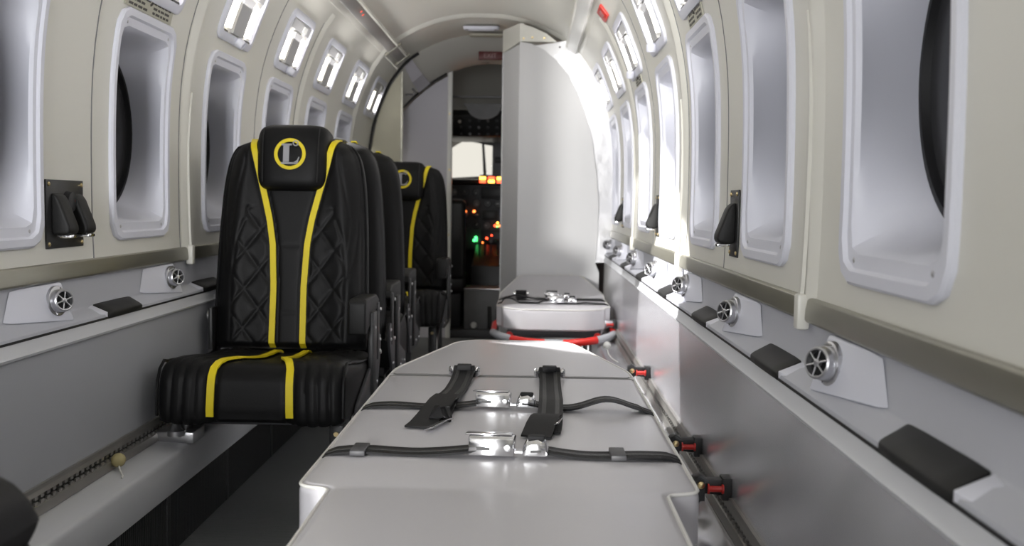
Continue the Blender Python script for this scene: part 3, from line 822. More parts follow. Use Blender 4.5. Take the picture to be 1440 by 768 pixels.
def seat(name, loc, rz, arm, label, up_=0.0, folded=False):
    root = empty(name, loc, rz)
    seat_cushion(root)
    bkroot = empty('backrest_frame', (0, .245, .425)) if False else None
    tilt = R(8) if rz == 0 else R(2)
    parts_before = set(bpy.data.objects)
    bk = back_meshes(root); headrest(root, up_)
    m = Matrix.Translation((-.018 if loc[1] == 2.695 else 0, .262, .420)) @ Matrix.Rotation(-tilt, 4, 'X')
    if folded: m = Matrix.Translation((0, .235, .536)) @ Matrix.Rotation(R(89), 4, 'X')
    for o in set(bpy.data.objects)-parts_before:
        if o.type == 'MESH': o.data.transform(m)
    # side frame plates, pan, legs and wall fitting
    mb = MB(); mb.b6(-.205, .205, -.19, .22, .298, .325); mb.build('seat_pan', dgrey, root, bevel=.004)
    for sx in (-1, 1):
        if folded: continue
        mb = MB(); mb.prism([(sx*.224, -.13, .29), (sx*.224, -.06, .28), (sx*.224, .20, .28), (sx*.224, .28, .40), (sx*.224, .29, .46), (sx*.224, .26, .47), (sx*.224, .22, .43), (sx*.224, .12, .40), (sx*.224, -.11, .33)], (sx*.008, 0, 0))
        fr = mb.build('side_frame', dgrey, root, bevel=.001)
        for (y, z) in ((-.08, .305), (.02, .305), (.12, .31), (.21, .34), (.265, .42), (.27, .45)):
            mb = MB(); mb.lathe((sx*.232, y, z), (sx, 0, 0), [(0, .0055), (.002, .005), (.0035, .003)], 10); mb.build('rivet', steel, fr, smooth=True)
    # folding armrest on the aisle side
    sx = arm
    if folded: return tag(root, label, 'seat', 'black passenger seats with yellow stripes')
    mb = MB(); mb.prism([(sx*.184, .02, .576), (sx*.184, .03, .586), (sx*.184, .215, .584), (sx*.184, .260, .569), (sx*.184, .260, .544), (sx*.184, .13, .532), (sx*.184, .10, .506), (sx*.184, .02, .492)], (sx*.047, 0, 0))
    ar = mb.build('armrest', padM, root, bevel=.006, seg=3)
    for o in (): pass
    mb = MB(); mb.b6(sx*.226, sx*.234, .215, .250, .40, .56); mb.build('arm_hinge', black, ar, bevel=.003)
    mb = MB(); mb.b6(sx*.224, sx*.240, .10, .16, .30, .545); mb.build('arm_post', black, root, bevel=.004)
    for y, z in ((.13, .50), (.232, .54), (.232, .42)):
        mb = MB(); mb.lathe((sx*.238, y, z), (sx, 0, 0), [(0, .006), (.004, .005)], 10); mb.build('bolt', steel, root, smooth=True)
    mb = MB(); mb.b6(-sx*.224, -sx*.236, .20, .25, .40, .54); mb.build('hinge_bracket', black, root, bevel=.004)
    mb = MB(); mb.lathe((-sx*.236, .225, .515), (-sx, 0, 0), [(0, .014), (.006, .014), (.008, .010)], 14); mb.build('hinge_cap', steel, root, smooth=True)
    for sx2, y in ((arm, -.115), (arm, .175)):
        mb = MB(); mb.b6(sx2*.165, sx2*.200, y-.014, y+.014, .012, .29); lg = mb.build('leg', black, root, bevel=.003)
        mb = MB(); mb.lathe((sx2*.182, y-.014, .265), (0, -1, 0), [(0, .007), (.003, .006)], 10); mb.build('bolt', brass, lg)
        mb = MB(); mb.b6(sx2*.150, sx2*.215, y-.03, y+.03, 0, .014); mb.build('foot', black, lg, bevel=.003)
    mb = MB(); mb.tube([(arm*.182, -.10, .04), (arm*.182, .16, .26)], .009, 8); mb.build('brace', steel, root, smooth=True)
    # track fitting on the wall side
    s = -arm
    mb = MB(); mb.b6(s*.190, s*.228, -.125, -.080, .262, .312); mb.b6(s*.165, s*.262, -.150, -.060, .238, .268); fi = mb.build('track_fitting', steel, root, bevel=.004)
    mb = MB(); mb.lathe((s*.205, -.16, .262), (0, 0, 1), [(0, .020), (.012, .020), (.016, .014), (.030, .008)], 16); mb.build('fitting_knob', steel, root, smooth=True)
    for y in (-.13, -.08):
        mb = MB(); mb.lathe((s*.21, y-.012, .254), (0, -1, 0), [(0, .005), (.003, .004)], 10); mb.build('bolt', steel, fi)
    mb = MB(); mb.b6(s*.195, s*.228, .10, .135, .262, .30); mb.b6(s*.18, s*.262, .08, .15, .244, .266); mb.build('track_fitting', steel, root, bevel=.004)
    return tag(root, label, 'seat', 'black passenger seats with yellow stripes')
CX = -.386
s1 = seat('passenger_seat', (CX, 2.695, 0), 0, 1, 'black leather seat with yellow stripes facing the camera, nearest of the row', .010)
s4 = seat('passenger_seat', (-.342, 4.74, 0), 0, 1, 'black seat with yellow stripes facing the camera at the far end by the cockpit partition', -.012)
s2 = seat('passenger_seat', (CX, 3.465, 0), math.pi, -1, 'black seat turned away, back to back with the nearest seat', -.012)
s3 = seat('passenger_seat', (CX-.018, 4.09, 0), math.pi, -1, 'black seat showing its back pocket, third along the left wall', -.012)
s5 = seat('passenger_seat', (-.402, .735, 0), 0, 1, 'black seat with folded backrest, only its corner showing at bottom left', 0, True)

# ------------------------------------------------------------------ stretchers
def rounded_poly(pts, rad):
    out = []; n_ = len(pts)
    for i, p in enumerate(pts):
        p = Vector(p); a = Vector(pts[i-1]); b = Vector(pts[(i+1) % n_])
        r_ = rad[i] if isinstance(rad, list) else rad
        da = (a-p).normalized(); db = (b-p).normalized()
        r_ = min(r_, (a-p).length*.45, (b-p).length*.45)
        for k_ in range(6):
            t = k_/5; q0 = p+da*r_; q1 = p+db*r_
            out.append((1-t)**2*q0+2*t*(1-t)*p+t*t*q1)
    return out
def pad_mesh(outline, z1, th, name, m, parent, rnd=.014):
    # cushion with rounded rim: stacked insets of the outline
    c = sum((Vector(p) for p in outline), Vector((0, 0)))/len(outline); n_ = len(outline)
    def inset(d):
        out = []
        for i in range(n_):
            a = Vector(outline[i-1]); b = Vector(outline[(i+1) % n_]); t = (b-a).normalized(); nm = Vector((-t.y, t.x))
            out.append(Vector(outline[i])+nm*d)
        return out
    area = sum(outline[i-1][0]*outline[i][1]-outline[i][0]*outline[i-1][1] for i in range(n_))
    sgn = 1 if area > 0 else -1
    rings = []
    for a in range(0, 91, 18): rings.append([Vector((p.x, p.y, z1-th+rnd*.6*(1-math.sin(R(a))))) for p in inset(sgn*rnd*.6*(1-math.cos(R(90-a))) if False else sgn*rnd*.6*(math.cos(R(a))))][::1]) if a == 0 else None
    rings = [[Vector((p.x, p.y, z1-th)) for p in inset(sgn*rnd*.5)], [Vector((p.x, p.y, z1-th+rnd*.5)) for p in inset(0)]]
    for a in range(0, 91, 15): rings.append([Vector((p.x, p.y, z1-rnd+rnd*math.sin(R(a)))) for p in inset(sgn*rnd*(1-math.cos(R(a))))])
    mb = MB(); mb.loft(rings, True, True)
    o = mb.build(name, m, parent, smooth=True)
    mb = MB(); mb.tube([Vector((p.x, p.y, z1-.0035)) for p in inset(sgn*.002)], .0028, 6, looped=True); mb.build('piping', vpipe, o, smooth=True)
    return o
def buckle(root, cx, cy, z, rz, big=1.0, open_=0.0):
    Rz = Matrix.Rotation(rz, 3, 'Z')
    T = lambda p: Rz @ (Vector(p)*big) + Vector((cx, cy, z))
    # housing with flip lid
    mb = MB(); mb.loft([[T(p) for p in ((x, -.024, .002), (x, -.020, .028), (x, -.014, .031), (x, .022, .026), (x, .024, .002))] for x in (-.034, .034)], True, True)
    bk = mb.build('buckle', chrome, root, bevel=.0025)
    mb = MB(); mb.loft([[T(p) for p in ((x, .023, .0262), (x, .023, .0285), (x, -.014, .0335), (x, -.014, .0312))] for x in (-.040, .030)], True, True); mb.build('buckle_lid', chrome, bk, bevel=.001)
    mb = MB(); mb.b6(-.5, .5, -.5, .5, -.5, .5); mb.v = [T((-.012+v.x*.020, -.0232+v.y*.002, .013+v.z*.005)) for v in mb.v]; mb.build('buckle_slot', gasket, bk)
    mb = MB(); mb.lathe(T((.024, -.0225, .014)), Rz @ Vector((0, -1, 0)), [(0, .005*big), (.0015, .005*big), (.002, .003*big)], 14); mb.build('buckle_rivet', steel, bk, smooth=True)
    # the other half: tongue with folded end
    mb = MB(); mb.loft([[T((x, -.020, .002)), T((x, -.019, h)), T((x, .004, h+.006)), T((x, .018, .004))] for x, h in ((.046, .010), (.052, .020), (.068, .022), (.080, .018), (.084, .006))], True, True)
    lt = mb.build('tongue', chrome, root, bevel=.002)
    mb = MB(); mb.loft([[T((x, -.004, .018)), T((x, -.004, .030)), T((x, .016, .028)), T((x, .016, .012))] for x in (.052, .078)], True, True); mb.build('tongue_keeper', web, lt, bevel=.003)
    mb = MB(); mb.b6(-.5, .5, -.5, .5, -.5, .5); mb.v = [T((.066+v.x*.016, -.0205+v.y*.003, .010+v.z*.003)) for v in mb.v]; mb.build('tongue_slot', gasket, lt)
    mb = MB(); mb.b6(-.5, .5, -.5, .5, -.5, .5); mb.v = [T((.040+v.x*.014, -.006+v.y*.018, .007+v.z*.003)) for v in mb.v]; mb.build('tongue_blade', chrome, lt)
    return bk
def rail_fitting(root, x0, x1, y, z, sgn=1, m=black):
    mb = MB(); mb.prism([(x0, y-.014, z-.030), (x0+.004, y-.014, z+.014), (x0+.016, y-.014, z+.022), (x0+.03, y-.014, z+.012), (x1, y-.014, z+.012), (x1, y-.014, z-.018), (x0+.026, y-.014, z-.014), (x0+.006, y-.014, z-.050)], (0, .028, 0))
    f = mb.build('rail_fitting', m, root, bevel=.002)
    mb = MB(); mb.lathe((x0+.017, y-.014, z+.002), (0, -1, 0), [(0, .0075), (.003, .007), (.005, .004)], 12); mb.build('bolt', brass, f, smooth=True)
    mb = MB(); mb.lathe((x1-.036, y-.017, z-.004), (1, 0, 0), [(0, .010), (.003, .010), (.0035, .006), (.026, .006), (.0265, .009), (.030, .009)], 12); mb.build('locking_pin', red, f, smooth=True)
    mb = MB(); mb.b6(x1-.008, x1+.010, y-.018, y+.018, z-.026, z+.016); mb.build('rail_shoe', black, f, bevel=.002)
    return f
# ---- near stretcher
NX, NZ = .229, E-.398
def X(dx): return NX+dx
st = empty('stretcher', (0, 0, 0))
hw, nw = .284, .237
yS, yC, yE = 1.455, 2.41, 2.93
rt = .02
ol = rounded_poly([(NX-nw, .62), (NX-nw, yS-.012), (NX-hw+.0, yS+.004), (NX-hw, yC), (NX+hw, yC), (NX+hw, yS+.004), (NX+nw, yS-.012), (NX+nw, .62)], [.03, .012, .022, .004, .004, .022, .012, .03])
ml = pad_mesh([tuple(p) for p in ol], NZ, .085, 'mattress', vinyl, st)
ol = rounded_poly([(NX-hw, yC+.003), (NX-hw+.004, yC+.09), (NX-.150, yE), (NX+.150, yE), (NX+hw-.004, yC+.09), (NX+hw, yC+.003)], [.004, .05, .07, .07, .05, .004])
mh = pad_mesh([tuple(p) for p in ol], NZ, .085, 'back_section', vinyl, st)
m = Matrix.Translation((0, yC, NZ-.02)) @ Matrix.Rotation(R(2.0), 4, 'X') @ Matrix.Translation((0, -yC, -NZ+.02))
for o in (mh, *mh.children): o.data.transform(m)
# frame
for sx in (-1, 1):
    mb = MB(); mb.tube([(NX+sx*.20, .66, NZ-.105), (NX+sx*.20, 2.55, NZ-.105), (NX+sx*.14, 2.80, NZ-.100)], .016, 10); mb.build('side_rail', red, st, smooth=True)
    mb = MB(); mb.tube([(NX+sx*.255, 1.40, NZ-.13), (NX+sx*.27, 1.55, NZ-.12), (NX+sx*.27, 2.35, NZ-.12), (NX+sx*.24, 2.44, NZ-.13)], .010, 8); mb.build('side_handle', steel, st, smooth=True)
mb = MB(); mb.b6(NX-.19, NX+.19, .66, 2.80, NZ-.118, NZ-.086); mb.build('deck', dgrey, st, bevel=.004)
for y in (.80, 1.55, 2.20, 2.60):
    mb = MB(); mb.b6(NX-.20, NX+.20, y-.02, y+.02, NZ-.15, NZ-.10); mb.build('cross_member', steel, st, bevel=.003)
for sx in (-1, 1):
    for y in (.85, 2.40):
        mb = MB(); mb.tube([(NX+sx*.17, y, NZ-.14), (NX+sx*.17, y, .06)], .014, 10); lg = mb.build('leg', steel, st, smooth=True)
        mb = MB(); mb.lathe((NX+sx*.17-.014, y, .045), (1, 0, 0), [(0, .030), (.004, .044), (.024, .044), (.028, .030)], 18); mb.build('wheel', rubber, lg, smooth=True)
for y in (1.955, 2.295, 3.30):
    rail_fitting(st, .575, .640, y, E-.520, 1, black)
for y in (1.955, 2.295): mb = MB(); mb.b6(NX+.20, .60, y-.015, y+.015, NZ-.15, NZ-.12); mb.build('outrigger', dgrey, st)
tag(st, 'pale grey padded stretcher with black straps in the foreground', 'stretcher', 'patient stretchers')
# straps of the near stretcher
def lap_strap(root, y, x0, x1, xb0, xb1, z, w, hump=None, hwd=.292, drop=.16, m=web):
    """two halves of a belt across the mattress, running over its edges"""
    cx = NX
    lf = [(x0-.0035, y+.004, z-drop), (x0-.004, y, z-.05), (x0-.003, y, z-.015), (x0+.006, y, z-.002), (x0+.022, y, z+.0035)]
    k_ = 12
    for i in range(1, k_+1):
        t = i/k_; xx = x0+.022+(xb0-x0-.022)*t; lf.append((xx, y+.004*math.sin(5*t), z+.004+.0015*math.sin(9*t)+(.008*t**6)))
    mb = MB(); mb.ribbon(lf, (0, 1, 0), w, .0035); a = mb.build('strap', m, root, smooth=True)
    rf = [(x1+.0035, y+.004, z-drop), (x1+.004, y, z-.05), (x1+.003, y, z-.015), (x1-.006, y, z-.002), (x1-.022, y, z+.0035)]
    for i in range(1, k_*2+1):
        t = i/(k_*2); xx = x1-.022+(xb1-x1+.022)*t; zz = z+.004+.0015*math.sin(8*t)+(.008*t**6)
        if hump: zz += hump[2]*math.exp(-((xx-hump[0])/hump[1])**2)
        rf.append((xx, y-.004*math.sin(5*t), zz))
    mb = MB(); mb.ribbon(rf, (0, 1, 0), w, .0035); b = mb.build('strap', m, root, smooth=True)
    for o, pth in ((a, lf), (b, rf)):
        mb = MB(); mb.ribbon([(p[0], p[1], p[2]) for p in pth], (0, 1, 0), w*.22, .0048); mb.build('strap_rib', webL, o, smooth=True)
    return a, b
yb2, yb1 = 1.645, 2.02
lap_strap(st, yb2, NX-hw, NX+hw, .190, .275, NZ, .048)
lap_strap(st, yb1, NX-hw, NX+hw, .170, .270, NZ, .048, hump=(.418, .050, .020))
buckle(st, .214, yb2-.005, NZ+.004, R(-3), 1.05)
buckle(st, .202, yb1+.010, NZ+.004, R(-4), .98)
for sx in (NX-.225, NX+.182):
    mb = MB(); mb.b6(sx-.012, sx+.012, yb2-.029, yb2+.029, NZ+.002, NZ+.0105); mb.build('strap_slider', dgrey, st, bevel=.0015)
def shoulder(root, xa, ya, path, z, curl, endx):
    mb = MB(); mb.lathe((xa-.035, ya, z+.014), (1, 0, 0), [(0, .0095), (.004, .012), (.008, .0095), (.062, .0095), (.066, .012), (.070, .0095)], 14); br = mb.build('strap_bar', chrome, root, smooth=True)
    mb = MB(); mb.lathe((xa-.024, ya, z+.014), (1, 0, 0), [(0, .0135), (.048, .0135)], 16); mb.b6(xa-.016, xa+.016, ya-.018, ya+.004, z+.018, z+.031); mb.build('strap_loop', web, br, bevel=.002)
    mb = MB(); mb.ribbon(path, (1, .0, 0), .047, .0035); s_ = mb.build('shoulder_strap', web, root, smooth=True)
    for off in (-.0125, .0125):
        mb = MB(); mb.ribbon([(p[0]+off, p[1], p[2]+.0006) for p in path], (1, 0, 0), .008, .0040); mb.build('strap_rib', webL, s_, smooth=True)
    return s_
z = NZ
pl = [(.122, 2.39, z+.020), (.121, 2.36, z+.012), (.119, 2.30, z+.005), (.116, 2.20, z+.005), (.112, 2.12, z+.010), (.109, 2.05, z+.014), (.106, 1.99, z+.009), (.104, 1.94, z+.005), (.103, 1.90, z+.004)]
sl = shoulder(st, .122, 2.39, pl, z, 0, 0)
mb = MB(); mb.ribbon([(.110, 2.07, z+.018), (.104, 2.01, z+.020), (.098, 1.955, z+.016), (.090, 1.90, z+.009), (.083, 1.855, z+.005), (.077, 1.825, z+.004)], [(1, .0, .0)]*3+[(1, .12, 0)]*3, .050, .0035); mb.build('strap_fold', web, sl, smooth=True)
mb = MB(); mb.ribbon([(.094, 1.905, z+.013), (.100, 1.885, z+.020), (.112, 1.88, z+.020), (.122, 1.895, z+.014), (.126, 1.93, z+.008)], (0, 1, .3), .03, .003); mb.build('strap_fold', web, sl, smooth=True)
mb = MB(); mb.loft([[Vector(p) for p in ((x, y, z+.003), (x, y, z+.006), (x+.018, y-.010, z+.013), (x+.018, y-.010, z+.010))] for x, y in ((.088, 1.80), (.108, 1.87), (.118, 1.885))], True, True); ep = mb.build('end_plate', chrome, sl, bevel=.001)
mb = MB(); mb.loft([[Vector(p) for p in ((x, y, z+.0085), (x, y, z+.0105), (x+.006, y-.003, z+.0125), (x+.006, y-.003, z+.010))] for x, y in ((.098, 1.81), (.112, 1.850))], True, True); mb.build('end_slot', gasket, ep)
pr_ = [(.316, 2.385, z+.020), (.316, 2.35, z+.012), (.316, 2.29, z+.005), (.315, 2.20, z+.005), (.314, 2.11, z+.010), (.313, 2.03, z+.017), (.311, 1.96, z+.012), (.308, 1.88, z+.006), (.305, 1.83, z+.005), (.302, 1.80, z+.004)]
sr = shoulder(st, .316, 2.385, pr_, z, 0, 0)
mb = MB(); mb.ribbon([(.305, 1.91, z+.014), (.299, 1.87, z+.018), (.292, 1.825, z+.014), (.286, 1.785, z+.007), (.283, 1.765, z+.004)], (1, .12, 0), .052, .0035); mb.build('strap_fold', web, sr, smooth=True)
mb = MB(); mb.loft([[Vector(p) for p in ((x, y, z+.010), (x, y, z+.013), (x+.010, y-.006, z+.020), (x+.010, y-.006, z+.016))] for x, y in ((.312, 1.82), (.322, 1.875))], True, True); mb.build('end_plate', chrome, sr, bevel=.001)

# ---- far stretcher
FXC, FZ = .372, E-.450
ft = empty('stretcher', (0, 0, 0)); hw2 = .252
y0f, y1f, y2f = 4.50, 5.02, 5.40
ol = rounded_poly([(FXC-.15, y0f), (FXC-.225, y0f+.075), (FXC-.225, y0f+.13), (FXC-hw2, y0f+.15), (FXC-hw2, y1f), (FXC+hw2, y1f), (FXC+hw2, y0f+.15), (FXC+.225, y0f+.13), (FXC+.225, y0f+.075), (FXC+.15, y0f)], [.05, .04, .01, .01, .004, .004, .01, .01, .04, .05])
pad_mesh([tuple(p) for p in ol], FZ, .095, 'mattress', vinyl, ft)
ol = rounded_poly([(FXC-hw2, y1f+.003), (FXC-hw2, y1f+.08), (FXC-.155, y2f+.02), (FXC+.155, y2f+.02), (FXC+hw2, y1f+.08), (FXC+hw2, y1f+.003)], [.004, .05, .04, .04, .05, .004])
mh = pad_mesh([tuple(p) for p in ol], FZ, .085, 'back_section', vinyl, ft)
m = Matrix.Translation((0, y1f, FZ-.02)) @ Matrix.Rotation(R(13.0), 4, 'X') @ Matrix.Translation((0, -y1f, -FZ+.02))
for o in (mh, *mh.children): o.data.transform(m)
mb = MB(); mb.b6(FXC-.20, FXC+.20, y0f+.06, y2f-.02, FZ-.13, FZ-.096); mb.build('deck', dgrey, ft, bevel=.004)
# bumper bar: red and grey segments curving round the foot end
bp = [(FXC-.262, y0f+.16, FZ-.085), (FXC-.262, y0f+.10, FZ-.105)]
arc = []
for i in range(41):
    t = -1+i/20; arc.append(Vector((FXC+.262*t, y0f+.075-.125*math.sqrt(max(0, 1-abs(t)**2.6)), FZ-.112-.028*(1-t*t))))
segs = [(0, 6, greyseg), (6, 17, red), (17, 23, greyseg), (23, 34, red), (34, 40, greyseg)]
for a, b, m_ in segs:
    mb = MB(); mb.tube(arc[a:b+1], .0165, 12); mb.build('bumper_segment', m_, ft, smooth=True)
for sx in (-1, 1):
    mb = MB(); mb.tube([arc[0 if sx < 0 else 40], (FXC+sx*.258, y0f+.17, FZ-.085), (FXC+sx*.235, y0f+.30, FZ-.080)], .013, 10); mb.build('bumper_arm', red, ft, smooth=True)
    mb = MB(); mb.tube([(FXC+sx*.19, y0f+.05, FZ-.12), (FXC+sx*.19, y2f, FZ-.12)], .015, 10); mb.build('side_rail', red, ft, smooth=True)
    for y in (4.70, 5.25):
        mb = MB(); mb.tube([(FXC+sx*.16, y, FZ-.12), (FXC+sx*.16, y, .06)], .014, 10); lg = mb.build('leg', steel, ft, smooth=True)
        mb = MB(); mb.lathe((FXC+sx*.16-.014, y, .045), (1, 0, 0), [(0, .030), (.004, .044), (.024, .044), (.028, .030)], 18); mb.build('wheel', rubber, lg, smooth=True)
rail_fitting(ft, .575, .640, 4.62, E-.520, 1, steel)
mb = MB(); mb.b6(FXC+.19, .58, 4.605, 4.635, FZ-.13, FZ-.10); mb.build('outrigger', dgrey, ft)
def thin_strap(y, wob, seed):
    pts = [(FXC-hw2-.004, y, FZ-.10), (FXC-hw2-.004, y, FZ-.03), (FXC-hw2+.004, y, FZ-.002), (FXC-hw2+.02, y, FZ+.004)]
    for i in range(1, 40):
        t = i/40; xx = FXC-hw2+.02+(2*hw2-.04)*t
        zz = FZ+.005+(wob*max(0, math.sin(t*2*math.pi*2.6+.4))*(1-t)**1.2 if seed else wob*math.exp(-((t-.15)/.12)**2)); pts.append((xx, y, zz))
    pts += [(FXC+hw2-.02, y, FZ+.004), (FXC+hw2-.004, y, FZ-.002), (FXC+hw2+.004, y, FZ-.03), (FXC+hw2+.004, y, FZ-.10)]
    mb = MB(); mb.ribbon(pts, (0, 1, 0), .040, .004); return mb.build('strap', web, ft, smooth=True)
thin_strap(4.74, .022, True); thin_strap(4.93, .016, False)
buckle(ft, .385, 4.74, FZ+.006, R(0), 1.1); buckle(ft, .375, 4.93, FZ+.006, R(0), 1.0)
for xa, ln in ((.225, .16), (.372, .05)):
    mb = MB(); mb.lathe((xa-.036, 5.045, FZ+.020), (1, 0, 0), [(0, .010), (.072, .010)], 12); br = mb.build('strap_bar', chrome, ft, smooth=True)
    mb = MB(); mb.lathe((xa-.026, 5.045, FZ+.020), (1, 0, 0), [(0, .016), (.052, .016)], 14); mb.build('strap_loop', web, br)
    mb = MB(); mb.ribbon([(xa, 5.04, FZ+.016), (xa, 5.0, FZ+.008), (xa, 5.04-ln, FZ+.014)], (1, 0, 0), .048, .005); mb.build('shoulder_strap', web, ft, smooth=True)
tag(ft, 'pale grey stretcher with red and grey bumper bar beside the white cabinet', 'stretcher', 'patient stretchers')

# ---- release knobs on the steps
def knob(name, loc, m, label, cord):
    root = empty(name, loc)
    mb = MB(); mb.lathe((0, 0, 0), (0, -.5, .4), [(-.012, .004), (-.010, .012), (-.002, .016), (.006, .015), (.012, .009), (.014, .003)], 14); mb.build('knob', m, root, smooth=True)
    mb = MB(); mb.tube([(0, 0, -.008)] + cord, .0022, 6); mb.build('cord', white, root, smooth=True)
    return tag(root, label, 'knob')
knob('release_knob', (-.628, 2.27, E-.575), mat('tan_knob', (.42, .36, .18), .5), 'tan knob with a white cord lying on the left step', [(.010, -.02, -.014), (.028, -.05, -.021), (.034, -.07, -.021)])
knob('release_knob', (.575, 4.15, E-.555), white, 'white knob with a pull cord on the right step beside the far stretcher', [(.004, -.03, -.030), (.012, -.10, -.036), (.030, -.18, -.039)])
knob('release_knob', (.605, 2.06, E-.560), mat('ivory_knob', (.5, .47, .38), .5), 'small ivory peg on the right step behind a black rail fitting', [(0, 0, -.03)])

# ------------------------------------------------------------------ forward cabinet on the right
cb = empty('cabinet', (0, 0, 0))
YF = 5.43
def inset_hull(d):                               # right half of the section, from sill to crown, moved inwards
    return [(x, h) for x, h in hull_ring(d) if x > .16]
cur = [(.60, -.30), (.610, -.16), (.612, 0), (.600, .14), (.577, .30), (.560, .38), (.522, .49), (.486, .58), (.440, .66), (.380, .730), (.320, .780), (.255, .810)]
front = [(.196, -.835), (.62, -.835), (.62, -.35)] + cur + [(.196, .820)]
mb = MB(); mb.prism([Vector((x, YF, E+h)) for x, h in front], (0, .02, 0)); mb.build('front_panel', cabM, cb)
mb = MB(); mb.prism([Vector((.196, YF, E-.835)), Vector((.196, YF, E+.805)), Vector((.100, YF+.32, E+.805)), Vector((.100, YF+.32, E-.835))], (.02, .006, 0)); mb.build('side_panel', cabM, cb)
top_pr = [(.196, .812), (.40, .735), (.455, .66), (.52, .69), (.40, .845), (.30, .898), (.196, .915)]
mb = MB(); mb.prism([Vector((x, YF-.004, E+h)) for x, h in [(.196, .820), (.385, .820), (.330, .862), (.262, .892), (.196, .912)]], (0, .02, 0)); mb.build('top_trim', cream, cb)
mb = MB(); mb.prism([Vector((.196, YF-.004, E+.820)), Vector((.196, YF-.004, E+.912)), Vector((.100, YF+.32, E+.925)), Vector((.100, YF+.32, E+.805))], (.02, .006, 0)); mb.build('top_trim', cream, cb)
for x, h in ((.215, .835), (.26, .840), (.32, .838)):
    mb = MB(); mb.lathe((x, YF-.004, E+h), (0, -1, 0), [(0, .006), (.002, .004)], 8); mb.build('screw', brass, cb)
mb = MB(); mb.b6(.10, .62, YF+.30, YF+.32, 0, E+.80); mb.build('back_panel', cabM, cb)
tag(cb, 'tall white cabinet with curved edge at the front of the cabin', 'cabinet')
# bare metal closing frame between cabinet and hull
mb = MB()
outer = [(hx(h)+.005, h) for h in (-.30, -.2, -.1, 0, .1, .2, .3, .4, .48, .55, .62, .69, .74)] + [(.49, .80), (.45, .835)]
inner = [(.585, -.30), (.590, -.2), (.595, -.1), (.597, 0), (.592, .1), (.577, .2), (.560, .3), (.536, .4), (.508, .48), (.478, .55), (.44, .62), (.395, .68), (.355, .72), (.33, .745), (.24, .80)]
mb.loft([[Vector((a[0], YF+.052, E+a[1])), Vector((a[0], YF+.044, E+a[1])), Vector((b[0], YF+.028, E+b[1])), Vector((b[0], YF+.036, E+b[1]))] for a, b in zip(outer, inner)], True, True)
fr = mb.build('closing_frame', foil, smooth=False)
for x, h in ((.535, .55), (.605, .27), (.64, -.02), (.66, -.20), (.40, .80)):
    mb = MB(); mb.lathe((x, YF+.040, E+h), (0, -1, 0), [(0, .006), (.003, .005)], 8); mb.build('rivet', black, fr)
tag(fr, 'crinkled bare aluminium strip between white cabinet and right wall', 'metal strip')

# ------------------------------------------------------------------ forward bulkhead: dark edge, header arch, partitions
def arch(scale, y, drop=0.0):
    return [Vector((x*scale, y, E+(h*scale if h > 0 else h)-drop)) for x, h in hull_ring(0)]
mb = MB(); mb.tube([Vector((x, 6.155, E+h)) for x, h in hull_ring(.006) if x < -.36], .010, 8); o = struct(mb.build(f'trim_{k}', gasket, smooth=True), 'black edge seal around the forward end of the lining'); k += 1
ARC = [(.62, .30), (.58, .44), (.545, .55), (.47, .63), (.397, .695), (.33, .742), (.26, .783), (.17, .820), (.08, .842)]
AF = ARC + [(0, .848)] + [(-x, h) for x, h in ARC[::-1]]
def hull_at_angle(p):                            # hull point on the ray from the section centre
    best = None; c = Vector((0, 0.1)); d = (Vector(p)-c).normalized(); best = None
    for q in hull_ring(.0):
        v = Vector(q)-c; ang = v.angle(d)
        if best is None or ang < best[0]: best = (ang, q)
    return best[1]
mb = MB(); rings = []
for p in AF:
    q = hull_at_angle(p)
    rings.append([Vector((q[0], 6.165, E+q[1]+.01)), Vector((p[0]+(q[0]-p[0])*.35, 6.30, E+p[1]+(q[1]-p[1])*.35)), Vector((p[0], 6.48, E+p[1])), Vector((p[0], 6.52, E+p[1])), Vector((q[0], 6.52, E+q[1]+.05))])
mb.loft(rings, True, True)
hd = struct(mb.build('wall_front', headM, smooth=True), 'arched grey header over the way to the cockpit')
mb = MB(); mb.tube([Vector((p[0], 6.478, E+p[1])) for p in AF if p[0] < -.18], .008, 8); mb.build('header_seal', gasket, hd, smooth=True)
mb = MB(); mb.b6(-.06, 0.0, 6.47, 6.478, E+.846, E+.856); mb.build('header_clip', black, hd)
# darker grey plate and latch on the header's left shoulder
mb = MB()
def hp(p, t, off): 
    q = hull_at_angle(p); a = Vector((q[0], 6.165, E+q[1]+.01)); b = Vector((p[0]+(q[0]-p[0])*.35, 6.30, E+p[1]+(q[1]-p[1])*.35)); c = Vector((p[0], 6.48, E+p[1]))
    v = a.lerp(b, t*2) if t < .5 else b.lerp(c, t*2-1); return v+Vector((.004, -.010, -.006))*off
for_pl = [(-.43, .665), (-.36, .722)]
mb.loft([[hp(for_pl[0], t, 1), hp(for_pl[1], t, 1), hp(for_pl[1], t, .2), hp(for_pl[0], t, .2)] for t in (.02, .3, .5, .75, .98)], True, True); mb.build('shoulder_plate', partM, hd)
mb = MB(); mb.tube([hp((-.47, .63), .60, 2.5), hp((-.45, .645), .75, 4), hp((-.43, .66), .72, 4), hp((-.43, .66), .6, 2.5)], .006, 8); mb.build('latch', steel, hd, smooth=True)
# exit sign on the header
sroot = empty('exit_sign'); c = Vector((.020, 6.30, E+.866)); m4 = basis(c, (1, 0, 0), (0, -1, -.05))
mb = MB(); mb.b6(-.078, .078, -.024, .024, -.010, .008); o = mb.build('sign_plate', darkred, sroot, bevel=.003); o.data.transform(m4)
text_obj('sign_letters', 'EXIT', .038, signtxt, sroot, m4 @ Matrix.Translation((-.01, 0, .0085)))
tag(sroot, 'dark red exit sign on the arched header beside the white cabinet', 'sign')
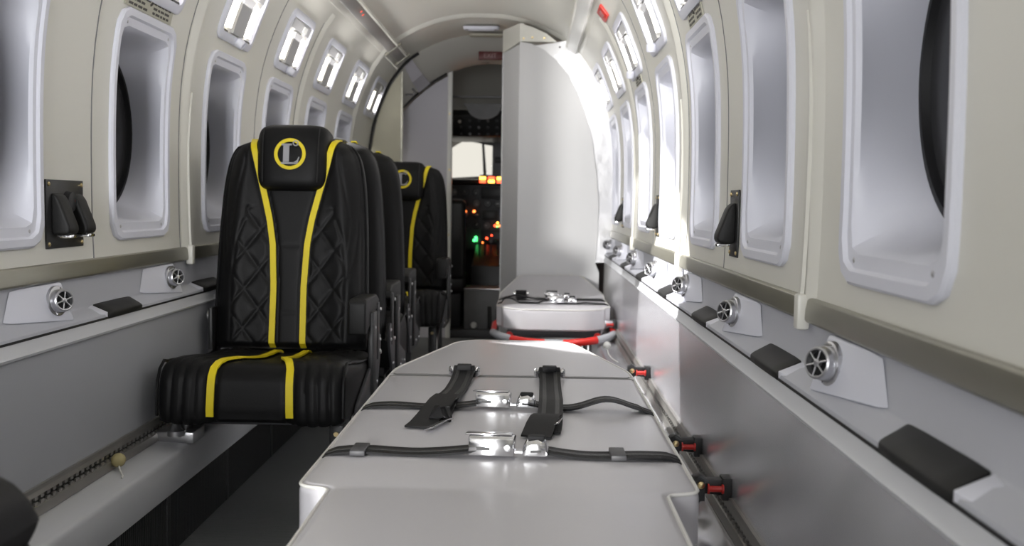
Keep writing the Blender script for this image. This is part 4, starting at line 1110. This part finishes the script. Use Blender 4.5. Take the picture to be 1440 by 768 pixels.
# ceiling outlet
vr = empty('ceiling_vent', (-.02, 5.82, E+.955))
for nm, y_, hw_, hh_ in (('frame', 0, .10, .030),):
    mb = MB(); mb.loft([[Vector((x, y, 0)), Vector((x*.96, y*.9, -.016))] for x, y in rrect(hw_, hh_, .025, 5)] + [[Vector((hw_, hh_-.025, 0)), Vector((hw_*.96, (hh_-.025)*.9, -.016))]], False, False)
    mb.add([Vector((x*.96, y*.9, -.016)) for x, y in rrect(hw_, hh_, .025, 5)], [tuple(range(24))]); mb.build('frame', lilac, vr, smooth=True)
for y_ in (-.010, .004):
    mb = MB(); mb.b6(-.070, .070, y_-.003, y_+.003, -.022, -.015); mb.build('slat', partM, vr, bevel=.001)
tag(vr, 'small grey slotted vent on the ceiling near the forward rib', 'vent')
mb = MB(); mb.loft([[Vector((x+.0, 6.05+y, E+.952)), Vector((x*.97, 6.05+y*.9, E+.940))] for x, y in rrect(.10, .030, .025, 5)] + [[Vector((.10, 6.055, E+.952)), Vector((.097, 6.0545, E+.940))]], False, False)
mb.add([Vector((x*.97, 6.05+y*.9, E+.940)) for x, y in rrect(.10, .03, .025, 5)], [tuple(range(24))])
o = mb.build('ceiling_plate', placM, smooth=True); tag(o, 'olive rounded plate on the ceiling between vent and exit sign', 'cover plate')

# beige side panel, grey partition with white post
mb = MB(); pl_ = [(-.495, -.84), (-.70, -.84)] + [(x-.004, h) for x, h in hull_ring(0)[::-1] if x < -.49 and h > -.3] + [(-.495, .765)]
mb.prism([Vector((x, 6.20, E+h)) for x, h in pl_], (0, .025, 0)); o = mb.build('side_curtain_panel', beige)
mb = MB(); mb.b6(-.503, -.491, 6.192, 6.215, 0, E+.755); mb.build('panel_edging', champ, o)
tag(o, 'beige vinyl panel beside the grey partition at the front left', 'panel')
mb = MB(); pl_ = [(-.245, -.84), (-.66, -.84), (-.64, .25)] + [(x+.006 if x < 0 else x, h-.012) for x, h in AF[::-1] if x <= -.26] + [(-.245, .775)]
mb.prism([Vector((x, 6.52, E+h)) for x, h in pl_], (0, .025, 0)); pt = mb.build('partition', partM)
mb = MB(); mb.b6(-.255, -.226, 6.50, 6.55, 0, E+.800); po = mb.build('post', white, pt, bevel=.003)
for h in (-.2, .2, .54):
    mb = MB(); mb.lathe((-.240, 6.50, E+h), (0, -1, 0), [(0, .005), (.002, .004)], 8); mb.build('screw', brass, po)
tag(pt, 'grey partition panel with white edge post at the cockpit entrance', 'partition')

# ------------------------------------------------------------------ cockpit
mb = MB(); mb.b6(-.75, .75, 6.6, 9.0, -.03, .02); struct(mb.build('floor_cockpit', dgrey), 'dark cockpit floor')
mb = MB(); mb.b6(-.75, -.73, 6.54, 8.4, 0, 1.46); struct(mb.build('wall_cockpit_left', mgrey), 'dark cockpit side wall on the left')
mb = MB(); mb.b6(.73, .75, 5.9, 8.4, 0, 1.46); struct(mb.build('wall_cockpit_right', mgrey), 'dark cockpit side wall on the right')
mb = MB(); rg = []
for y, s, d in ((6.52, 1.05, 0), (7.2, 1.0, .02), (7.9, .86, .10), (8.25, .78, .22)):
    rg.append([Vector((x*s, y, E+h*s-d)) for x, h in hull_ring(0) if h > .55])
mb.loft(rg, False, False); ck = struct(mb.build('ceiling_cockpit', headM, smooth=True), 'grey cockpit headliner')
# overhead console
oc = empty('overhead_console', (0, 0, 0))
mb = MB(); mb.prism([(-.33, 7.35, E+.64), (-.33, 7.30, E+.60), (-.33, 7.38, E+.46), (-.33, 7.75, E+.44), (-.33, 7.8, E+.60)], (.60, 0, 0)); mb.build('console_body', black, oc, bevel=.01)
for i in range(9):
    for j in range(3):
        x = -.29+.062*i; mb = MB(); mb.lathe((x, 7.325+.022*j, E+.565-.045*j), (0, -1, -.2), [(0, .011), (.012, .010), (.014, .006)], 10)
        mb.build('console_knob', mgrey if (i+j) % 4 == 0 else dgrey, oc, smooth=True)
mb = MB(); mb.lathe((-.235, 7.30, E+.555), (0, -1, 0), [(0, .012), (.02, .010)], 10); mb.build('console_lamp', white, oc)
tag(oc, 'black overhead switch console above the windscreen', 'console')
mb = MB(); mb.prism([Vector((x, 7.10, E+h)) for x, h in [(-.20, .66)] + [(-.06+.11*math.cos(R(a)), .63+.075*math.sin(R(a))) for a in range(180, 361, 20)] + [(.08, .66)]], (0, .012, 0))
o = mb.build('sun_visor', mgrey); tag(o, 'rounded grey visor flap hanging above the overhead console', 'visor')
mb = MB(); mb.b6(-.34, .30, 7.02, 7.05, E+.690, E+.702); o = mb.build('visor_rail', mgrey); tag(o, 'thin rail across the cockpit above the visor flap', 'rail')
# windscreen with frame
YW = 8.2
wsr = empty('window_windscreen')
def wbar(a, b, r_): 
    mb = MB(); mb.tube([a, b], r_, 8); mb.build('frame_bar', black, wsr, smooth=True)
def pane(poly, nm): 
    mb = MB(); mb.prism([Vector((x, YW, E+h)) for x, h in poly], (0, .006, 0)); mb.build(nm, clear, wsr)
pane([(-.50, .18), (-.108, .205), (-.122, .455), (-.50, .525)], 'pane'); pane([(-.085, .215), (-.040, .215), (-.040, .440), (-.105, .450)], 'pane')
pane([(.06, .21), (.50, .18), (.50, .50), (.05, .44)], 'pane')
# surround with the openings left free
def ws(poly, m_=mgrey):
    mb = MB(); mb.prism([Vector((x, YW-.02, E+h)) for x, h in poly], (0, .05, 0)); return mb.build('surround', m_, wsr)
ws([(-.80, .525), (-.50, .525), (-.122, .455), (-.105, .450), (-.040, .440), (.05, .44), (.50, .50), (.80, .5), (.80, 1.0), (-.80, 1.0)])
ws([(-.80, .10), (-.80, .525), (-.50, .525), (-.50, .10)])
ws([(-.50, .05), (-.50, .18), (-.108, .205), (-.085, .215), (-.040, .215), (.06, .21), (.50, .18), (.50, .05)], black)
ws([(-.040, .20), (-.040, .441), (.05, .441), (.06, .20)])
ws([(.50, .05), (.50, .50), (.80, .50), (.80, .05)])
ws([(-.108, .205), (-.122, .455), (-.105, .450), (-.085, .215)], black)
mb = MB(); mb.b6(-.02, .03, 8.12, 8.17, E+.31, E+.35); mb.build('compass', black, wsr, bevel=.005)
struct(wsr, 'bright cockpit windscreen with dark posts')
mb = MB(); mb.b6(-.80, .80, YW, YW+.03, 0, E+.10); struct(mb.build('wall_firewall', black), 'black firewall below the windscreen')
# instrument panel
ip = empty('instrument_panel', (0, 0, 0)); YP = 7.72
mb = MB(); mb.b6(-.62, .62, YP, YP+.05, E-.34, E+.135); mb.build('panel_face', mat('instrument_grey', (.045, .045, .05), .5, mottle=((15, 15, 15), .3)), ip)
mb = MB(); mb.prism([(-.64, YP-.10, E+.165), (-.64, YP-.12, E+.14), (-.64, YP+.02, E+.125), (-.64, YP+.40, E+.13), (-.64, YP+.40, E+.165), (-.64, YP, E+.175)], (1.28, 0, 0)); gs = mb.build('glareshield', black, ip, bevel=.006)
for i in range(4):
    for x0_, w_, c_ in ((-.085+.062*i, .040, i),):
        for j in range(2):
            mb = MB(); mb.b6(x0_-.022, x0_+.022, YP-.135, YP-.119, E+.143+.024*j, E+.163+.024*j); mb.build('warning_lamp', ledA if (i+j) % 2 else ledR, gs, bevel=.002)
mb = MB(); mb.b6(-.105, .20, YP-.127, YP-.11, E+.135, E+.200); mb.build('lamp_housing', black, gs)
gx = [-.30+.082*i for i in range(8)]
for i, x in enumerate(gx):
    for j, h in enumerate((.075, -.005, -.085, -.165)):
        if x > -.12 and j in (0, 2): continue
        mb = MB(); mb.lathe((x, YP, E+h), (0, -1, 0), [(0, .032), (.008, .032), (.010, .028), (.007, .026)], 20); g = mb.build('gauge', dgrey, ip, smooth=True)
        mb = MB(); mb.lathe((x, YP-.007, E+h), (0, -1, 0), [(0, .025), (.0008, .025)], 18); mb.build('dial', mgrey if (i+j) % 3 == 0 else black, g)
        mb = MB(); mb.tube([(x, YP-.009, E+h), (x+.016*math.cos(i*2.1+j), YP-.009, E+h+.016*math.sin(i*2.1+j))], .0018, 5); mb.build('needle', white, g)
for (x0_, x1_, h0_, h1_, m_) in ((-.10, .30, .03, .115, black), (-.09, .02, -.055, -.125, black), (.04, .10, -.045, -.125, screenM), (-.10, .12, -.20, -.32, black), (.14, .34, -.05, -.30, screenM)):
    mb = MB(); mb.b6(x0_, x1_, YP-.012, YP+.01, E+h0_, E+h1_); mb.build('display', m_, ip, bevel=.003)
for (x, h, m_, r_) in ((-.215, -.063, ledO, .010), (-.150, -.063, ledO, .010), (-.135, -.268, ledG, .0), (-.055, -.258, ledR, .009), (-.020, -.236, ledR, .006), (-.085, -.290, ledO, .006), (.005, -.165, ledR, .010), (.022, -.145, ledA, .008), (.020, -.172, ledG, .006), (.035, -.165, ledO, .008)):
    mb = MB()
    if r_ == 0:
        for dx, dz in ((0, .014), (-.012, -.006), (.012, -.006)): mb.lathe((x+dx, YP-.015, E+h+dz), (0, -1, 0), [(0, .011), (.005, .009)], 12)
    else: mb.lathe((x, YP-.015, E+h), (0, -1, 0), [(0, r_), (.006, r_*.8)], 12)
    mb.build('indicator_lamp', m_, ip)
tag(ip, 'dark instrument panel with lit red, orange and green lamps', 'instruments')
# centre pedestal with levers
pd = empty('centre_pedestal', (0, 0, 0))
mb = MB(); mb.prism([(-.13, 7.05, 0), (-.13, 7.05, E-.42), (-.13, 7.65, E-.30), (-.13, 7.70, 0)], (.30, 0, 0)); mb.build('pedestal_body', black, pd, bevel=.008)
for i, x in enumerate((-.09, -.05, -.01, .04, .08, .12)):
    mb = MB(); mb.tube([(x, 7.35, E-.38), (x, 7.28+.02*(i % 3), E-.27)], .006, 8); lv = mb.build('lever', dgrey, pd, smooth=True)
    mb = MB(); mb.lathe((x, 7.28+.02*(i % 3), E-.275), (0, -.2, 1), [(0, .008), (.006, .014), (.022, .013), (.026, .006)], 12); mb.build('lever_knob', black if i % 2 else mgrey, lv, smooth=True)
tag(pd, 'black throttle pedestal between the pilot seats', 'pedestal')
bx = empty('spar_box', (0, 0, 0))
mb = MB(); mb.b6(-.155, .30, 6.72, 6.98, 0.02, E-.555); mb.build('box_body', mgrey, bx, bevel=.008)
mb = MB(); mb.b6(-.158, .303, 6.715, 6.985, E-.557, E-.545); mb.build('box_lid', steel, bx, bevel=.003)
mb = MB(); mb.lathe((-.09, 6.72, E-.80+.02), (0, -1, 0), [(0, .018), (.02, .022), (.028, .018), (.03, .006)], 12); mb.build('box_knob', white, bx, smooth=True)
mb = MB(); mb.tube([(.01, 6.71, .18), (.012, 6.70, .10), (.01, 6.70, .03)], .012, 8); mb.build('box_cable', black, bx, smooth=True)
tag(bx, 'grey metal box on the floor at the cockpit threshold', 'box')
# pilot seat seen in the dark on the left
ps = empty('pilot_seat', (-.36, 7.15, 0))
mb = MB(); mb.b6(-.20, .20, -.22, .22, .24, .36); mb.build('seat_cushion', black, ps, bevel=.03, seg=3)
mb = MB(); mb.box((0, -.24, .60), (.40, .09, .52), Euler((R(6), 0, 0)).to_matrix()); mb.build('backrest', black, ps, bevel=.03, seg=3)
mb = MB(); mb.b6(-.17, .17, -.18, .18, .02, .24); mb.build('seat_base', dgrey, ps, bevel=.01)
tag(ps, 'dark pilot seat half hidden behind the grey partition', 'seat')
mb = MB(); mb.b6(-.24, .10, 6.52, 6.60, 0.0, .05); o = mb.build('threshold_step', dgrey, bevel=.006); tag(o, 'dark sill across the cockpit entrance', 'sill')
